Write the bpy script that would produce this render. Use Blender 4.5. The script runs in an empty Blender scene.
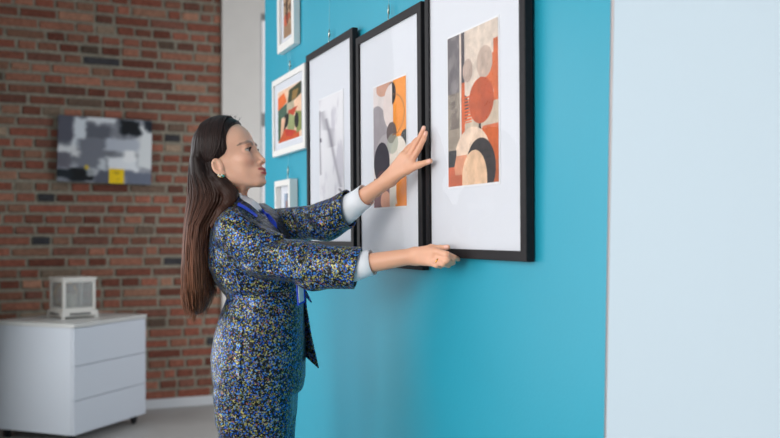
import bpy, bmesh, math, random
import numpy as np
from mathutils import Vector, Matrix

random.seed(4)
RNG = np.random.default_rng(7)
COL = bpy.context.scene.collection

# ------------------------------------------------------------------ basics
def lin(c):
    out = []
    for v in c:
        v = v / 255.0
        out.append(v / 12.92 if v <= 0.04045 else ((v + 0.055) / 1.055) ** 2.4)
    return tuple(out)

def linA(a):
    a = np.asarray(a, dtype=np.float64) / 255.0
    return np.where(a <= 0.04045, a / 12.92, ((a + 0.055) / 1.055) ** 2.4)

def mat(name, rgb, rough=0.6, metal=0.0, spec=0.5, attr=None, coat=0.0, noise=0.0, nscale=8.0, bump=0.0, bscale=40.0, sheen=0.0, sss=0.0):
    m = bpy.data.materials.new(name)
    m.use_nodes = True
    nt = m.node_tree
    b = nt.nodes['Principled BSDF']
    c = lin(rgb)
    b.inputs['Base Color'].default_value = (*c, 1)
    b.inputs['Roughness'].default_value = rough
    b.inputs['Metallic'].default_value = metal
    b.inputs['Specular IOR Level'].default_value = spec
    if coat: b.inputs['Coat Weight'].default_value = coat
    if sheen: b.inputs['Sheen Weight'].default_value = sheen
    if sss:
        b.inputs['Subsurface Weight'].default_value = sss
        b.inputs['Subsurface Radius'].default_value = (0.010, 0.004, 0.002)
        b.inputs['Subsurface Scale'].default_value = 1.0
    src = None
    if attr:
        a = nt.nodes.new('ShaderNodeAttribute'); a.attribute_name = attr
        src = a.outputs['Color']
    if noise:
        tc = nt.nodes.new('ShaderNodeTexCoord')
        n = nt.nodes.new('ShaderNodeTexNoise'); n.inputs['Scale'].default_value = nscale
        n.inputs['Detail'].default_value = 5
        nt.links.new(tc.outputs['Object'], n.inputs['Vector'])
        mr = nt.nodes.new('ShaderNodeMapRange')
        mr.inputs['From Min'].default_value = 0.3; mr.inputs['From Max'].default_value = 0.7
        mr.inputs['To Min'].default_value = 1 - noise; mr.inputs['To Max'].default_value = 1 + noise
        nt.links.new(n.outputs['Fac'], mr.inputs['Value'])
        hs = nt.nodes.new('ShaderNodeHueSaturation')
        hs.inputs['Color'].default_value = (*c, 1)
        if src: nt.links.new(src, hs.inputs['Color'])
        nt.links.new(mr.outputs['Result'], hs.inputs['Value'])
        src = hs.outputs['Color']
    if src: nt.links.new(src, b.inputs['Base Color'])
    if bump:
        tc = nt.nodes.new('ShaderNodeTexCoord')
        n = nt.nodes.new('ShaderNodeTexNoise'); n.inputs['Scale'].default_value = bscale
        n.inputs['Detail'].default_value = 6
        nt.links.new(tc.outputs['Object'], n.inputs['Vector'])
        bp = nt.nodes.new('ShaderNodeBump'); bp.inputs['Strength'].default_value = bump
        bp.inputs['Distance'].default_value = 0.004
        nt.links.new(n.outputs['Fac'], bp.inputs['Height'])
        nt.links.new(bp.outputs['Normal'], b.inputs['Normal'])
    return m

def obj(name, me, m=None, parent=None, smooth=False):
    if isinstance(me, bmesh.types.BMesh):
        bm = me
        bmesh.ops.recalc_face_normals(bm, faces=bm.faces)
        me = bpy.data.meshes.new(name); bm.to_mesh(me); bm.free()
    if m and not me.materials: me.materials.append(m)
    o = bpy.data.objects.new(name, me); COL.objects.link(o)
    if parent: o.parent = parent
    if smooth:
        for p in me.polygons: p.use_smooth = True
    return o

def tag(o, label=None, cat=None, group=None, kind=None):
    if label: o['label'] = label
    if cat: o['category'] = cat
    if group: o['group'] = group
    if kind: o['kind'] = kind
    return o

def empty(name, loc=(0, 0, 0), rot=(0, 0, 0)):
    o = bpy.data.objects.new(name, None); COL.objects.link(o)
    o.empty_display_size = 0.05
    o.location = loc; o.rotation_euler = rot
    return o

def add_box(bm, lo, hi, bev=0.0, M=None):
    x0, y0, z0 = lo; x1, y1, z1 = hi
    vs = [bm.verts.new(p) for p in ((x0,y0,z0),(x1,y0,z0),(x1,y1,z0),(x0,y1,z0),(x0,y0,z1),(x1,y0,z1),(x1,y1,z1),(x0,y1,z1))]
    fs = [bm.faces.new([vs[i] for i in f]) for f in ((0,3,2,1),(4,5,6,7),(0,1,5,4),(1,2,6,5),(2,3,7,6),(3,0,4,7))]
    if bev:
        es = list({e for f in fs for e in f.edges})
        r = bmesh.ops.bevel(bm, geom=es, offset=bev, segments=2, affect='EDGES', profile=0.6)
        vs = list({v for f in r['faces'] for v in f.verts} | {v for v in vs if v.is_valid})
    if M is not None:
        for v in vs:
            if v.is_valid: v.co = M @ v.co
    return bm

def box(lo, hi, bev=0.0):
    bm = bmesh.new(); add_box(bm, lo, hi, bev); return bm

def add_tube(bm, pts, rad, n=8, caps=True):
    pts = [Vector(p) for p in pts]
    if not hasattr(rad, '__len__'): rad = [rad] * len(pts)
    rings = []
    up = Vector((0, 0, 1)); prev = None
    for i, p in enumerate(pts):
        d = (pts[min(i + 1, len(pts) - 1)] - pts[max(i - 1, 0)])
        d = d.normalized() if d.length > 1e-9 else Vector((0, 0, 1))
        if prev is None:
            a = d.cross(up) if abs(d.dot(up)) < 0.95 else d.cross(Vector((1, 0, 0)))
        else:
            a = prev - d * prev.dot(d)
        a.normalize(); prev = a
        b = d.cross(a)
        rings.append([bm.verts.new(p + (a * math.cos(t) + b * math.sin(t)) * rad[i]) for t in [2 * math.pi * k / n for k in range(n)]])
    for r0, r1 in zip(rings, rings[1:]):
        for k in range(n):
            bm.faces.new((r0[k], r0[(k + 1) % n], r1[(k + 1) % n], r1[k]))
    if caps:
        bm.faces.new(rings[0][::-1]); bm.faces.new(rings[-1])
    return bm

def add_lathe(bm, prof, c, n=24):
    rings = []
    for r, z in prof:
        rings.append([bm.verts.new((c[0] + r * math.cos(2*math.pi*k/n), c[1] + r * math.sin(2*math.pi*k/n), c[2] + z)) for k in range(n)])
    for r0, r1 in zip(rings, rings[1:]):
        for k in range(n): bm.faces.new((r0[k], r0[(k+1) % n], r1[(k+1) % n], r1[k]))
    bm.faces.new(rings[0][::-1]); bm.faces.new(rings[-1])
    return bm

def smoothstep(a, b, x):
    t = np.clip((x - a) / (b - a), 0, 1); return t * t * (3 - 2 * t)

def vnoise(x, y, seed=0):
    r = np.random.default_rng(seed); g = r.random((64, 64))
    xi = np.floor(x).astype(int); yi = np.floor(y).astype(int)
    fx = x - xi; fy = y - yi; fx = fx*fx*(3-2*fx); fy = fy*fy*(3-2*fy)
    a = g[xi % 64, yi % 64]; b = g[(xi+1) % 64, yi % 64]; c = g[xi % 64, (yi+1) % 64]; d = g[(xi+1) % 64, (yi+1) % 64]
    return (a*(1-fx)+b*fx)*(1-fy) + (c*(1-fx)+d*fx)*fy

def fbm(x, y, seed=0, o=4):
    s = 0; a = 0.5; t = 0
    for k in range(o):
        s = s + a * vnoise(x * 2**k, y * 2**k, seed + k); t += a; a *= 0.5
    return s / t

def painted_sheet(name, w, h, y, cx, cz, nx, nz, fn, m, parent, thick=0.0006):
    """thin sheet facing local -Y, its printed colours stored per vertex"""
    u, v = np.meshgrid(np.linspace(0, 1, nx + 1), np.linspace(0, 1, nz + 1), indexing='ij')
    rgb = fn(u, v)
    X = cx + (u - 0.5) * w; Z = cz + (v - 0.5) * h
    n = (nx + 1) * (nz + 1)
    vf = np.stack([X.ravel(), np.full(n, y), Z.ravel()], 1)
    i, j = np.meshgrid(np.arange(nx), np.arange(nz), indexing='ij')
    a = (i * (nz + 1) + j).ravel(); b = a + (nz + 1)
    q = np.stack([a, b, b + 1, a + 1], 1).tolist()
    corners = [0, nx * (nz + 1), n - 1, nz]
    back = []
    for k, c in enumerate(corners):
        p = vf[c].copy(); p[1] += thick; back.append(p)
    verts = np.concatenate([vf, np.array(back)]).tolist()
    q.append([n + 3, n + 2, n + 1, n])
    me = bpy.data.meshes.new(name); me.from_pydata(verts, [], q)
    ca = me.color_attributes.new('paint', 'FLOAT_COLOR', 'POINT')
    cols = np.ones((n + 4, 4)); cols[:n, :3] = linA(rgb.reshape(-1, 3)); cols[n:, :3] = 0.8
    ca.data.foreach_set('color', cols.ravel())
    return obj(name, me, m, parent)

# ------------------------------------------------------------------ materials
M_TEAL = mat('teal_paint', (36, 158, 184), 0.42, spec=.4, noise=0.03, nscale=2.5, bump=0.08, bscale=120)
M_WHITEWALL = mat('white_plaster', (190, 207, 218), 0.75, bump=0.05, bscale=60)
M_PILLAR = mat('pillar_plaster', (236, 230, 222), 0.8, noise=0.02, bump=0.05)
M_BRICK = mat('brick', (140, 80, 60), 0.9, attr='paint', noise=0.22, nscale=38, bump=0.6, bscale=90, spec=0.2)
M_FLOOR = mat('grey_floor', (172, 170, 166), 0.5, noise=0.07, nscale=3.0, bump=0.05)
M_BASE = mat('baseboard_white', (226, 228, 230), 0.5)
M_CEIL = mat('ceiling_white', (225, 225, 225), 0.9)
M_CAB = mat('white_laminate', (206, 212, 220), 0.42)
M_CABTOP = mat('cream_laminate', (206, 206, 202), 0.35)
M_GAP = mat('dark_gap', (40, 40, 44), 0.8)
M_BLACKFR = mat('black_ash_wood', (27, 25, 28), 0.55, spec=.25, noise=0.25, nscale=60, bump=0.15, bscale=200)
M_WHITEFR = mat('white_lacquer', (236, 234, 230), 0.4)
M_MAT = mat('mat_board', (216, 219, 226), 0.9)
M_PRINT = mat('printed_paper', (200, 200, 200), 0.7, attr='paint', spec=0.3)
M_CANVAS = mat('painted_canvas', (120, 120, 120), 0.75, attr='paint', bump=0.2, bscale=300)
M_EDGE = mat('canvas_edge', (70, 70, 72), 0.8)
M_METAL = mat('hook_metal', (205, 200, 185), 0.28, metal=1.0)
M_DKMETAL = mat('caster_metal', (60, 62, 66), 0.35, metal=0.7)
M_RUBBER = mat('black_rubber', (22, 22, 24), 0.6)
M_GOLD = mat('gold', (222, 176, 92), 0.22, metal=1.0)
M_PEARL = mat('pearl', (240, 234, 214), 0.2, coat=0.6)
M_TURQ = mat('turquoise_stone', (40, 150, 140), 0.25, coat=0.5)
M_LANT = mat('lantern_white', (226, 222, 214), 0.55)
M_GREENGLASS = mat('dark_green_leaf', (34, 48, 34), 0.5)
M_CANDLE = mat('candle_wax', (205, 198, 180), 0.5, sss=0.0)
M_SKIN = mat('skin', (222, 172, 146), 0.45, attr='tint', sss=0.12, noise=0.02, nscale=30)
M_EYE = mat('eye', (240, 236, 232), 0.2, attr='paint', coat=0.15)
M_LASH = mat('lash', (20, 14, 14), 0.6)
M_SHIRT = mat('white_cotton', (240, 244, 250), 0.75, bump=0.1, bscale=60)
M_BLUE = mat('blue_ribbon', (18, 66, 214), 0.45)
M_CARD = mat('badge_card', (214, 226, 236), 0.3)
M_SHOE = mat('black_leather', (22, 20, 22), 0.35)

def glass_mat(name, tint=(1, 1, 1), fac=0.22):
    m = bpy.data.materials.new(name); m.use_nodes = True
    nt = m.node_tree; nt.nodes.clear()
    out = nt.nodes.new('ShaderNodeOutputMaterial')
    tr = nt.nodes.new('ShaderNodeBsdfTransparent'); tr.inputs['Color'].default_value = (*tint, 1)
    gl = nt.nodes.new('ShaderNodeBsdfGlossy'); gl.inputs['Roughness'].default_value = 0.03
    fr = nt.nodes.new('ShaderNodeFresnel'); fr.inputs['IOR'].default_value = 1.45
    ml = nt.nodes.new('ShaderNodeMath'); ml.operation = 'MULTIPLY'; ml.inputs[1].default_value = fac
    mx = nt.nodes.new('ShaderNodeMixShader')
    nt.links.new(fr.outputs[0], ml.inputs[0]); nt.links.new(ml.outputs[0], mx.inputs[0])
    nt.links.new(tr.outputs[0], mx.inputs[1]); nt.links.new(gl.outputs[0], mx.inputs[2])
    nt.links.new(mx.outputs[0], out.inputs[0])
    return m
M_GLASS = glass_mat('picture_glass')
M_LGLASS = mat('milky_glass', (190, 194, 192), 0.25)
M_LGLASS.node_tree.nodes['Principled BSDF'].inputs['Alpha'].default_value = 0.32

def emit_mat(name, rgb, s):
    m = bpy.data.materials.new(name); m.use_nodes = True
    nt = m.node_tree; nt.nodes.clear()
    out = nt.nodes.new('ShaderNodeOutputMaterial')
    e = nt.nodes.new('ShaderNodeEmission'); e.inputs['Color'].default_value = (*lin(rgb), 1); e.inputs['Strength'].default_value = s
    nt.links.new(e.outputs[0], out.inputs[0]); return m

def fabric_mat(name, dull=False):
    """multicolour jacquard: tiny woven flecks of blue, olive, grey and black"""
    m = bpy.data.materials.new(name); m.use_nodes = True
    nt = m.node_tree; b = nt.nodes['Principled BSDF']
    tc = nt.nodes.new('ShaderNodeTexCoord')
    nz = nt.nodes.new('ShaderNodeTexNoise'); nz.inputs['Scale'].default_value = 120
    mp = nt.nodes.new('ShaderNodeMix'); mp.data_type = 'VECTOR'; mp.inputs[0].default_value = 0.006
    nt.links.new(tc.outputs['Object'], nz.inputs['Vector'])
    nt.links.new(tc.outputs['Object'], mp.inputs[4]); nt.links.new(nz.outputs['Color'], mp.inputs[5])
    vo = nt.nodes.new('ShaderNodeTexVoronoi'); vo.inputs['Scale'].default_value = 275
    nt.links.new(mp.outputs[1], vo.inputs['Vector'])
    sp = nt.nodes.new('ShaderNodeSeparateColor')
    nt.links.new(vo.outputs['Color'], sp.inputs['Color'])
    cr = nt.nodes.new('ShaderNodeValToRGB'); cr.color_ramp.interpolation = 'CONSTANT'
    if dull:
        stops = [(0, (10, 12, 20)), (.5, (26, 34, 58)), (.68, (30, 60, 124)), (.80, (86, 88, 70)), (.93, (96, 100, 112))]
    else:
        stops = [(0, (5, 7, 12)), (.42, (10, 38, 70)), (.51, (14, 86, 186)), (.64, (66, 140, 208)), (.69, (96, 106, 56)), (.80, (172, 166, 92)), (.88, (128, 142, 152)), (.955, (142, 88, 84))]
    el = cr.color_ramp.elements
    el[0].position = 0; el[0].color = (*lin(stops[0][1]), 1)
    el[1].position = stops[1][0]; el[1].color = (*lin(stops[1][1]), 1)
    for p, c in stops[2:]:
        e = el.new(p); e.color = (*lin(c), 1)
    nt.links.new(sp.outputs[0], cr.inputs['Fac'])
    nt.links.new(cr.outputs['Color'], b.inputs['Base Color'])
    b.inputs['Roughness'].default_value = 0.34
    b.inputs['Specular IOR Level'].default_value = 0.45
    b.inputs['Metallic'].default_value = 0.25
    n2 = nt.nodes.new('ShaderNodeTexNoise'); n2.inputs['Scale'].default_value = 17; n2.inputs['Detail'].default_value = 2
    nt.links.new(tc.outputs['Object'], n2.inputs['Vector'])
    bp = nt.nodes.new('ShaderNodeBump'); bp.inputs['Strength'].default_value = 0.6; bp.inputs['Distance'].default_value = 0.018
    nt.links.new(n2.outputs['Fac'], bp.inputs['Height'])
    bp2 = nt.nodes.new('ShaderNodeBump'); bp2.inputs['Strength'].default_value = 0.5; bp2.inputs['Distance'].default_value = 0.001
    nt.links.new(sp.outputs[1], bp2.inputs['Height']); nt.links.new(bp.outputs['Normal'], bp2.inputs['Normal'])
    nt.links.new(bp2.outputs['Normal'], b.inputs['Normal'])
    return m
M_FAB = fabric_mat('jacquard_fabric')
M_LAPEL = fabric_mat('jacquard_lapel', True)

def hair_mat():
    m = bpy.data.materials.new('dark_brown_hair'); m.use_nodes = True
    nt = m.node_tree; b = nt.nodes['Principled BSDF']
    tc = nt.nodes.new('ShaderNodeTexCoord')
    sx = nt.nodes.new('ShaderNodeSeparateXYZ'); nt.links.new(tc.outputs['Object'], sx.inputs[0])
    mr = nt.nodes.new('ShaderNodeMapRange')
    mr.inputs['From Min'].default_value = 1.05; mr.inputs['From Max'].default_value = 1.56
    nt.links.new(sx.outputs['Z'], mr.inputs['Value'])
    cr = nt.nodes.new('ShaderNodeValToRGB')
    el = cr.color_ramp.elements
    el[0].position = 0; el[0].color = (*lin((132, 90, 68)), 1)
    el[1].position = 0.8; el[1].color = (*lin((40, 28, 26)), 1)
    e = el.new(0.4); e.color = (*lin((98, 64, 50)), 1)
    nt.links.new(mr.outputs['Result'], cr.inputs['Fac'])
    at = nt.nodes.new('ShaderNodeAttribute'); at.attribute_name = 'strand'
    hs = nt.nodes.new('ShaderNodeHueSaturation')
    nt.links.new(cr.outputs['Color'], hs.inputs['Color']); nt.links.new(at.outputs['Fac'], hs.inputs['Value'])
    nt.links.new(hs.outputs['Color'], b.inputs['Base Color'])
    b.inputs['Roughness'].default_value = 0.42
    b.inputs['Specular IOR Level'].default_value = 0.18
    return m
M_HAIR = hair_mat()

# ------------------------------------------------------------------ the place
# teal partition: along T (towards the camera side), its face looks along NR into the room
T = Vector((0.3882, -0.9215, 0)); NR = Vector((-0.9215, -0.3882, 0))
RZ = math.atan2(T.y, T.x)
WALLD = 1.028
def onwall(s, z, d=WALLD):            # point at s metres along the partition, d metres from the camera's line
    p = -NR * d + T * s; return Vector((p.x, p.y, z))

def wall_frame(d=0.0):
    e = Matrix.Rotation(RZ, 4, 'Z'); e.translation = (-NR * d); return e

# floor, ceiling
tag(obj('floor', box((-7, -5, -0.1), (5, 9.5, 0)), M_FLOOR), kind='structure')
tag(obj('ceiling', box((-7, -5, 3.3), (5, 9.5, 3.4)), M_CEIL), kind='structure')
# teal partition
S0, S1 = -3.894, -1.372
MW = wall_frame(WALLD)
def lean_end(v0, k):     # the partition's near edge is not quite plumb
    for v in v0: v.co.x += k * (v.co.z - 1.3)
bm = bmesh.new(); add_box(bm, (S0, 0, 0), (S1 - .004, 0.16, 3.3)); lean_end([v for v in bm.verts if v.co.x > S1 - .1], .023)
for v in bm.verts: v.co = MW @ v.co
tag(obj('wall_teal', bm, M_TEAL), kind='structure')
# white wall that turns away at the near end of the partition
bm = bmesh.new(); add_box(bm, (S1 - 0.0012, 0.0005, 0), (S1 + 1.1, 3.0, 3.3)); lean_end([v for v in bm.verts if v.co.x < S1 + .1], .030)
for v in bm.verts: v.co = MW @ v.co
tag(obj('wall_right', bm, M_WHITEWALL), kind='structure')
M_BEAD = mat('corner_bead', (190, 180, 180), 0.6)
bm = bmesh.new(); add_box(bm, (S1 - .0038, -0.0005, 0), (S1 - 0.0008, 0.0018, 3.3))
lv = [v for v in bm.verts if v.co.x < S1 - .0025]; rv = [v for v in bm.verts if v.co.x > S1 - .0025]
lean_end(lv, .023); lean_end(rv, .030)
for v in bm.verts: v.co = MW @ v.co
tag(obj('trim_1', bm, M_BEAD), kind='structure')

# brick wall: face along TB, looks along NB
TB = Vector((0.9215, 0.3882, 0)); NB = Vector((0.3882, -0.9215, 0)); CB = 6.64
RB = math.atan2(TB.y, TB.x)
MB = Matrix.Rotation(RB, 4, 'Z'); MB.translation = -NB * CB      # local x = along, y = into the wall
def brick_wall():
    verts = []; faces = []; cols = []
    def quad_box(x0, x1, z0, z1, y0, y1, c):
        n = len(verts); e = 0.0045
        j = lambda: random.uniform(-.0025, .0025)
        P = [(x0+j(), y1, z0+j()), (x1+j(), y1, z0+j()), (x1+j(), y1, z1+j()), (x0+j(), y1, z1+j())]
        Q = [(x0+e, y0, z0+e), (x1-e, y0, z0+e), (x1-e, y0, z1-e), (x0+e, y0, z1-e)]
        verts.extend(P + Q)
        faces.extend([[n+4, n+5, n+6, n+7], [n, n+1, n+5, n+4], [n+1, n+2, n+6, n+5], [n+2, n+3, n+7, n+6], [n+3, n, n+4, n+7]])
        cols.extend([c] * 8)
    mort = (150, 142, 126)
    a, b, zt = -4.0, 1.412, 3.3
    n = 0
    verts.extend([(a, .008, 0), (b, .008, 0), (b, .008, zt), (a, .008, zt), (a, .2, 0), (b, .2, 0), (b, .2, zt), (a, .2, zt)])
    faces.extend([[0,1,2,3],[1,5,6,2],[5,4,7,6],[4,0,3,7],[3,2,6,7],[0,4,5,1]]); cols.extend([mort]*8)
    rowh = 0.0758
    pal = [((134, 84, 68), 5), ((122, 72, 58), 5), ((140, 94, 76), 4), ((112, 74, 62), 3), ((146, 106, 86), 2), ((98, 80, 68), 1.2), ((60, 58, 60), .5), ((136, 116, 98), 0.8)]
    pc = [p[0] for p in pal]; pw = [p[1] for p in pal]
    z = 0.068
    r = 0
    while z < zt - 0.02:
        x = a + random.uniform(-.1, .05)
        while x < b:
            L = random.choices([0.115, 0.235, 0.08], [5, 5, .6] if r % 2 == 0 else [7, 2.2, .8])[0] * random.uniform(.94, 1.06)
            x0 = max(x, a); x1 = min(x + L, b)
            if x1 - x0 > .03:
                c = random.choices(pc, pw)[0]; k = random.uniform(.82, 1.18)
                c = tuple(min(255, v * k * 1.06 + 4) for v in c)
                quad_box(x0, x1, z, min(z + rowh - .023 + random.uniform(-.003, .003), zt), random.uniform(-.006, .002), .009, c)
            x += L + random.uniform(.015, .024)
        z += rowh; r += 1
    me = bpy.data.meshes.new('brick'); me.from_pydata(verts, [], faces)
    ca = me.color_attributes.new('paint', 'FLOAT_COLOR', 'POINT')
    cc = np.ones((len(verts), 4)); cc[:, :3] = linA(cols); ca.data.foreach_set('color', cc.ravel())
    me.transform(MB)
    return tag(obj('wall_back', me, M_BRICK), kind='structure')
brick_wall()
bm = bmesh.new(); add_box(bm, (-4.0, -.014, 0), (1.412, .02, .068), .003, MB)
tag(obj('baseboard_back', bm, M_BASE), kind='structure')
bm = bmesh.new(); add_box(bm, (1.416, -.03, 0), (1.712, .2, 3.3), M=MB)
tag(obj('wall_pillar', bm, M_PILLAR), kind='structure')
bm = bmesh.new(); add_box(bm, (1.712, -.01, 2.975), (3.6, .2, 3.3), M=MB)
tag(obj('wall_lintel', bm, M_PILLAR), kind='structure')
tag(obj('blocker_wall_left', box((-4.0, 3.0, 0), (-3.8, 8.0, 3.3)), mat('dim_plaster', (120, 112, 104), .85)), kind='structure')  # unseen wall, added to keep ambient light off the brick
# tall window beyond the pillar
wn = tag(empty('window_1'), kind='structure')
bm = bmesh.new()
for lo, hi in (((1.714, 0, 0), (1.728, .08, 2.973)), ((3.4, 0, 0), (3.46, .08, 2.973)), ((1.728, 0, 0), (3.4, .08, .08)), ((1.728, 0, 2.93), (3.4, .08, 2.973)), ((1.728, 0, 2.11), (3.4, .08, 2.21)), ((2.5, .002, .08), (2.56, .078, 2.93))):
    add_box(bm, lo, hi, M=MB)
obj('window_frame', bm, mat('window_frame_grey', (150, 150, 148), .6), wn)
bm = bmesh.new(); add_box(bm, (1.728, .04, .08), (3.4, .046, 2.93), M=MB)
obj('pane', bm, emit_mat('daylit_pane', (236, 236, 240), 0.9), wn)

# ------------------------------------------------------------------ prints
def ell(u, v, cu, cv, ru, rv): return ((u - cu) / ru) ** 2 + ((v - cv) / rv) ** 2 < 1
def put(img, mask, c, a=1.0):
    m = (mask * a)[..., None]; return img * (1 - m) + np.array(c, float) * m

def art_arcs(u, v):        # warm abstract: dark bands left, rust disc, nested arches
    y = 1 - v
    im = np.zeros(u.shape + (3,)) + (214, 198, 184)
    im = put(im, y > .45, (196, 178, 158))
    n = fbm(u * 8, y * 12, 3)
    im = put(im, (u < .27) & (y < .45), (104, 98, 102)); im = put(im, (u < .27) & (y < .45), (140, 134, 134), .7 * smoothstep(.45, .7, n))
    im = put(im, (u < .36) & (y >= .38), (150, 138, 126)); im = put(im, (u < .36) & (y >= .38) & (y < .62), (104, 92, 86), .7 * smoothstep(.45, .62, n))
    im = put(im, (u > .0) & (u < .33) & (y > .62), (150, 136, 122))
    im = put(im, ell(u, y, .34, .5, .1, .09), (46, 40, 44), .85)
    im = put(im, (u > .25) & (u < .29), (218, 202, 190))
    im = put(im, (u > .29) & (u < .36) & (y < .5), (74, 66, 74)); im = put(im, (u > .29) & (u < .36) & (y > .33) & (y < .76), (206, 96, 46))
    # right-hand rust field
    im = put(im, (u > .5) & (y > .2) & (u > .98 - (y - .16) * 1.9 + .0) & (y < .43), (204, 104, 58))
    im = put(im, (u > .97 - .05) & (y > .12) & (y < .5), (204, 104, 58))
    im = put(im, (y > .64) & (u > .62) & (u > 1.45 - y * 1.15) & (y > .6), (198, 100, 58))
    im = put(im, (u > .33) & (u < .5) & (y > .42) & (y < .60) & (((y * 48) % 1) > .42), (212, 96, 40))
    im = put(im, ell(u, y, .42, .26, .1, .075), (182, 160, 148)); im = put(im, ell(u, y, .75, .24, .15, .1), (190, 168, 154))
    im = put(im, (u > .63) & (u < .68) & (y > .58) & (y < .70), (44, 40, 42))
    im = put(im, ell(u, y, .68, .475, .24, .145), (184, 84, 44)); im = put(im, ell(u, y, .68, .475, .24, .145) & (u > .68), (172, 72, 38), .5)
    im = put(im, (u < .36) & (y > .80), (190, 92, 58))
    im = put(im, ell(u, y, .5, .85, .37, .22), (224, 198, 176))
    im = put(im, ell(u, y, .5, .85, .37, .22) & (y > .80) & (u < .4), (206, 128, 92), .8)
    im = put(im, (y > .86) & (u > .75), (176, 96, 62))
    im = put(im, ell(u, y, .66, .90, .29, .19), (62, 60, 62)); im = put(im, ell(u, y, .54, .97, .25, .19), (226, 190, 158))
    im = put(im, (y > .76) & (y < .87) & (u > 0) & (u < .18) & (u < .2 - (y - .76) * .6), (40, 40, 44))
    im = put(im, (u < .3) & (y > .93), (188, 92, 56))
    g = fbm(u * 14, y * 20, 11)
    return im * (0.86 + .26 * g)[..., None]

def art_ovals(u, v):       # overlapping translucent ovals, orange band at right
    y = 1 - v
    im = np.zeros(u.shape + (3,)) + (222, 212, 210)
    im = put(im, u > .62, (240, 148, 44))
    im = put(im, ell(u, y, .35, .03, .25, .07), (206, 160, 140))
    im = put(im, ell(u, y, .58, .1, .13, .09), (36, 34, 42))
    im = put(im, ell(u, y, .1, .42, .36, .26), (150, 144, 150), .85)
    im = put(im, ell(u, y, .58, .2, .26, .18) & (u < .6), (226, 212, 208))
    im = put(im, ell(u, y, .4, .55, .3, .14), (186, 178, 182), .7)
    im = put(im, ell(u, y, .57, .41, .15, .085), (98, 84, 84), .95)
    im = put(im, ell(u, y, .98, .47, .14, .06), (40, 44, 44))
    im = put(im, ell(u, y, .78, .72, .3, .27) & ~((u > .8) & (y > .72)), (226, 216, 204))
    im = put(im, ell(u, y, .6, .5, .17, .08), (160, 168, 152), .6)
    im = put(im, ell(u, y, .26, .64, .25, .17), (48, 44, 56)); im = put(im, ell(u, y, .28, .76, .17, .06), (92, 60, 66), .9)
    im = put(im, (y > .76) & (u < .5) & (u > .0), (150, 78, 66), .85)
    im = put(im, ell(u, y, .2, .9, .3, .12), (120, 96, 104), .8); im = put(im, ell(u, y, .38, .95, .16, .08), (228, 170, 144))
    im = put(im, ell(u, y, .9, .88, .2, .2), (240, 140, 36)); im = put(im, (u > .5) & (u < .68) & (y > .78), (224, 216, 204))
    r = np.sqrt(((u - .62) / .33) ** 2 + ((y - .27) / .16) ** 2)
    im = put(im, (abs(r - 1) < .03) & (u > .6), (150, 86, 40), .8)
    return im * (0.93 + .1 * fbm(u * 9, y * 14, 5))[..., None]

def art_smoke(u, v):       # pale grey ink wisps
    y = 1 - v
    im = np.zeros(u.shape + (3,)) + (226, 225, 229)
    def wisp(cx, cy, w, a):
        nonlocal im
        d = np.abs(u - np.interp(y, cy, cx)); m = np.exp(-(d / w) ** 2) * ((y > cy[0]) & (y < cy[-1]))
        im = put(im, m, (70, 66, 80), a)
    wisp([.05, .1, .22, .40, .46], [.38, .48, .545, .50, .42], .035, .95)
    wisp([0, .06, .2, .42, .62, .95], [.9, .62, .56, .70, .82, .95], .045, .75)
    wisp([.3, .5, .62, .8, .9], [.2, .42, .58, .78, .9], .06, .35)
    wisp([.1, .3, .5, .55], [.12, .3, .33, .5], .14, .28)
    wisp([.02, .02, .05], [.1, .4, .75], .04, .4)
    f = fbm(u * 3 + y, y * 3 - u, 21)
    im = put(im, smoothstep(.5, .72, f), (168, 164, 178), .45)
    return im

def art_collage(u, v):     # coloured paper-cut landscape
    y = 1 - v
    im = np.zeros(u.shape + (3,)) + (228, 196, 168)
    def tri(pts, c):
        nonlocal im
        m = np.ones(u.shape, bool); n = len(pts)
        ar = sum(pts[i][0]*pts[(i+1) % n][1]-pts[(i+1) % n][0]*pts[i][1] for i in range(n))
        sg = 1 if ar > 0 else -1
        for i in range(n):
            (x0, y0), (x1, y1) = pts[i], pts[(i + 1) % n]
            m &= sg * ((x1 - x0) * (y - y0) - (y1 - y0) * (u - x0)) >= 0
        im = put(im, m, c)
    tri([(0, .08), (.35, 0), (.4, .24), (0, .28)], (232, 190, 160)); tri([(0, .12), (.28, .06), (.4, .26), (0, .38)], (226, 110, 50))
    tri([(.5, .06), (1, 0), (1, .25), (.42, .32)], (52, 62, 40)); tri([(.65, .1), (.9, .1), (.8, .26), (.6, .28)], (142, 112, 62))
    tri([(0, .36), (.4, .28), (.5, .5), (0, .56)], (70, 100, 84)); tri([(.4, .3), (.8, .28), (.6, .52), (.4, .5)], (180, 170, 146))
    tri([(.7, .3), (1, .22), (1, .6), (.7, .5)], (234, 196, 166)); tri([(.3, .5), (.6, .46), (.4, .75), (.2, .7)], (28, 30, 28))
    tri([(.45, .44), (.85, .42), (.7, .56), (.5, .6)], (188, 72, 46)); tri([(.1, .58), (.4, .55), (.24, .9), (.04, .9)], (226, 180, 150))
    tri([(0, .5), (.16, .5), (.1, .95), (0, .95)], (64, 92, 66)); tri([(.5, .5), (.75, .6), (.7, .85), (.4, .85)], (150, 160, 110))
    tri([(.34, .55), (.44, .5), (.3, .85), (.2, .9)], (26, 28, 28))
    tri([(0, 1), (.3, .76), (.9, .9), (.9, 1)], (198, 84, 42)); tri([(.3, .76), (.75, .86), (.6, .95), (.35, .9)], (190, 58, 42))
    tri([(.75, .5), (1, .55), (1, .88), (.8, .92)], (132, 142, 84))
    im = put(im, ell(u, y, .8, .68, .09, .14), (24, 26, 26))
    return im * (0.9 + .2 * fbm(u * 10, y * 10, 8))[..., None]

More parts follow.
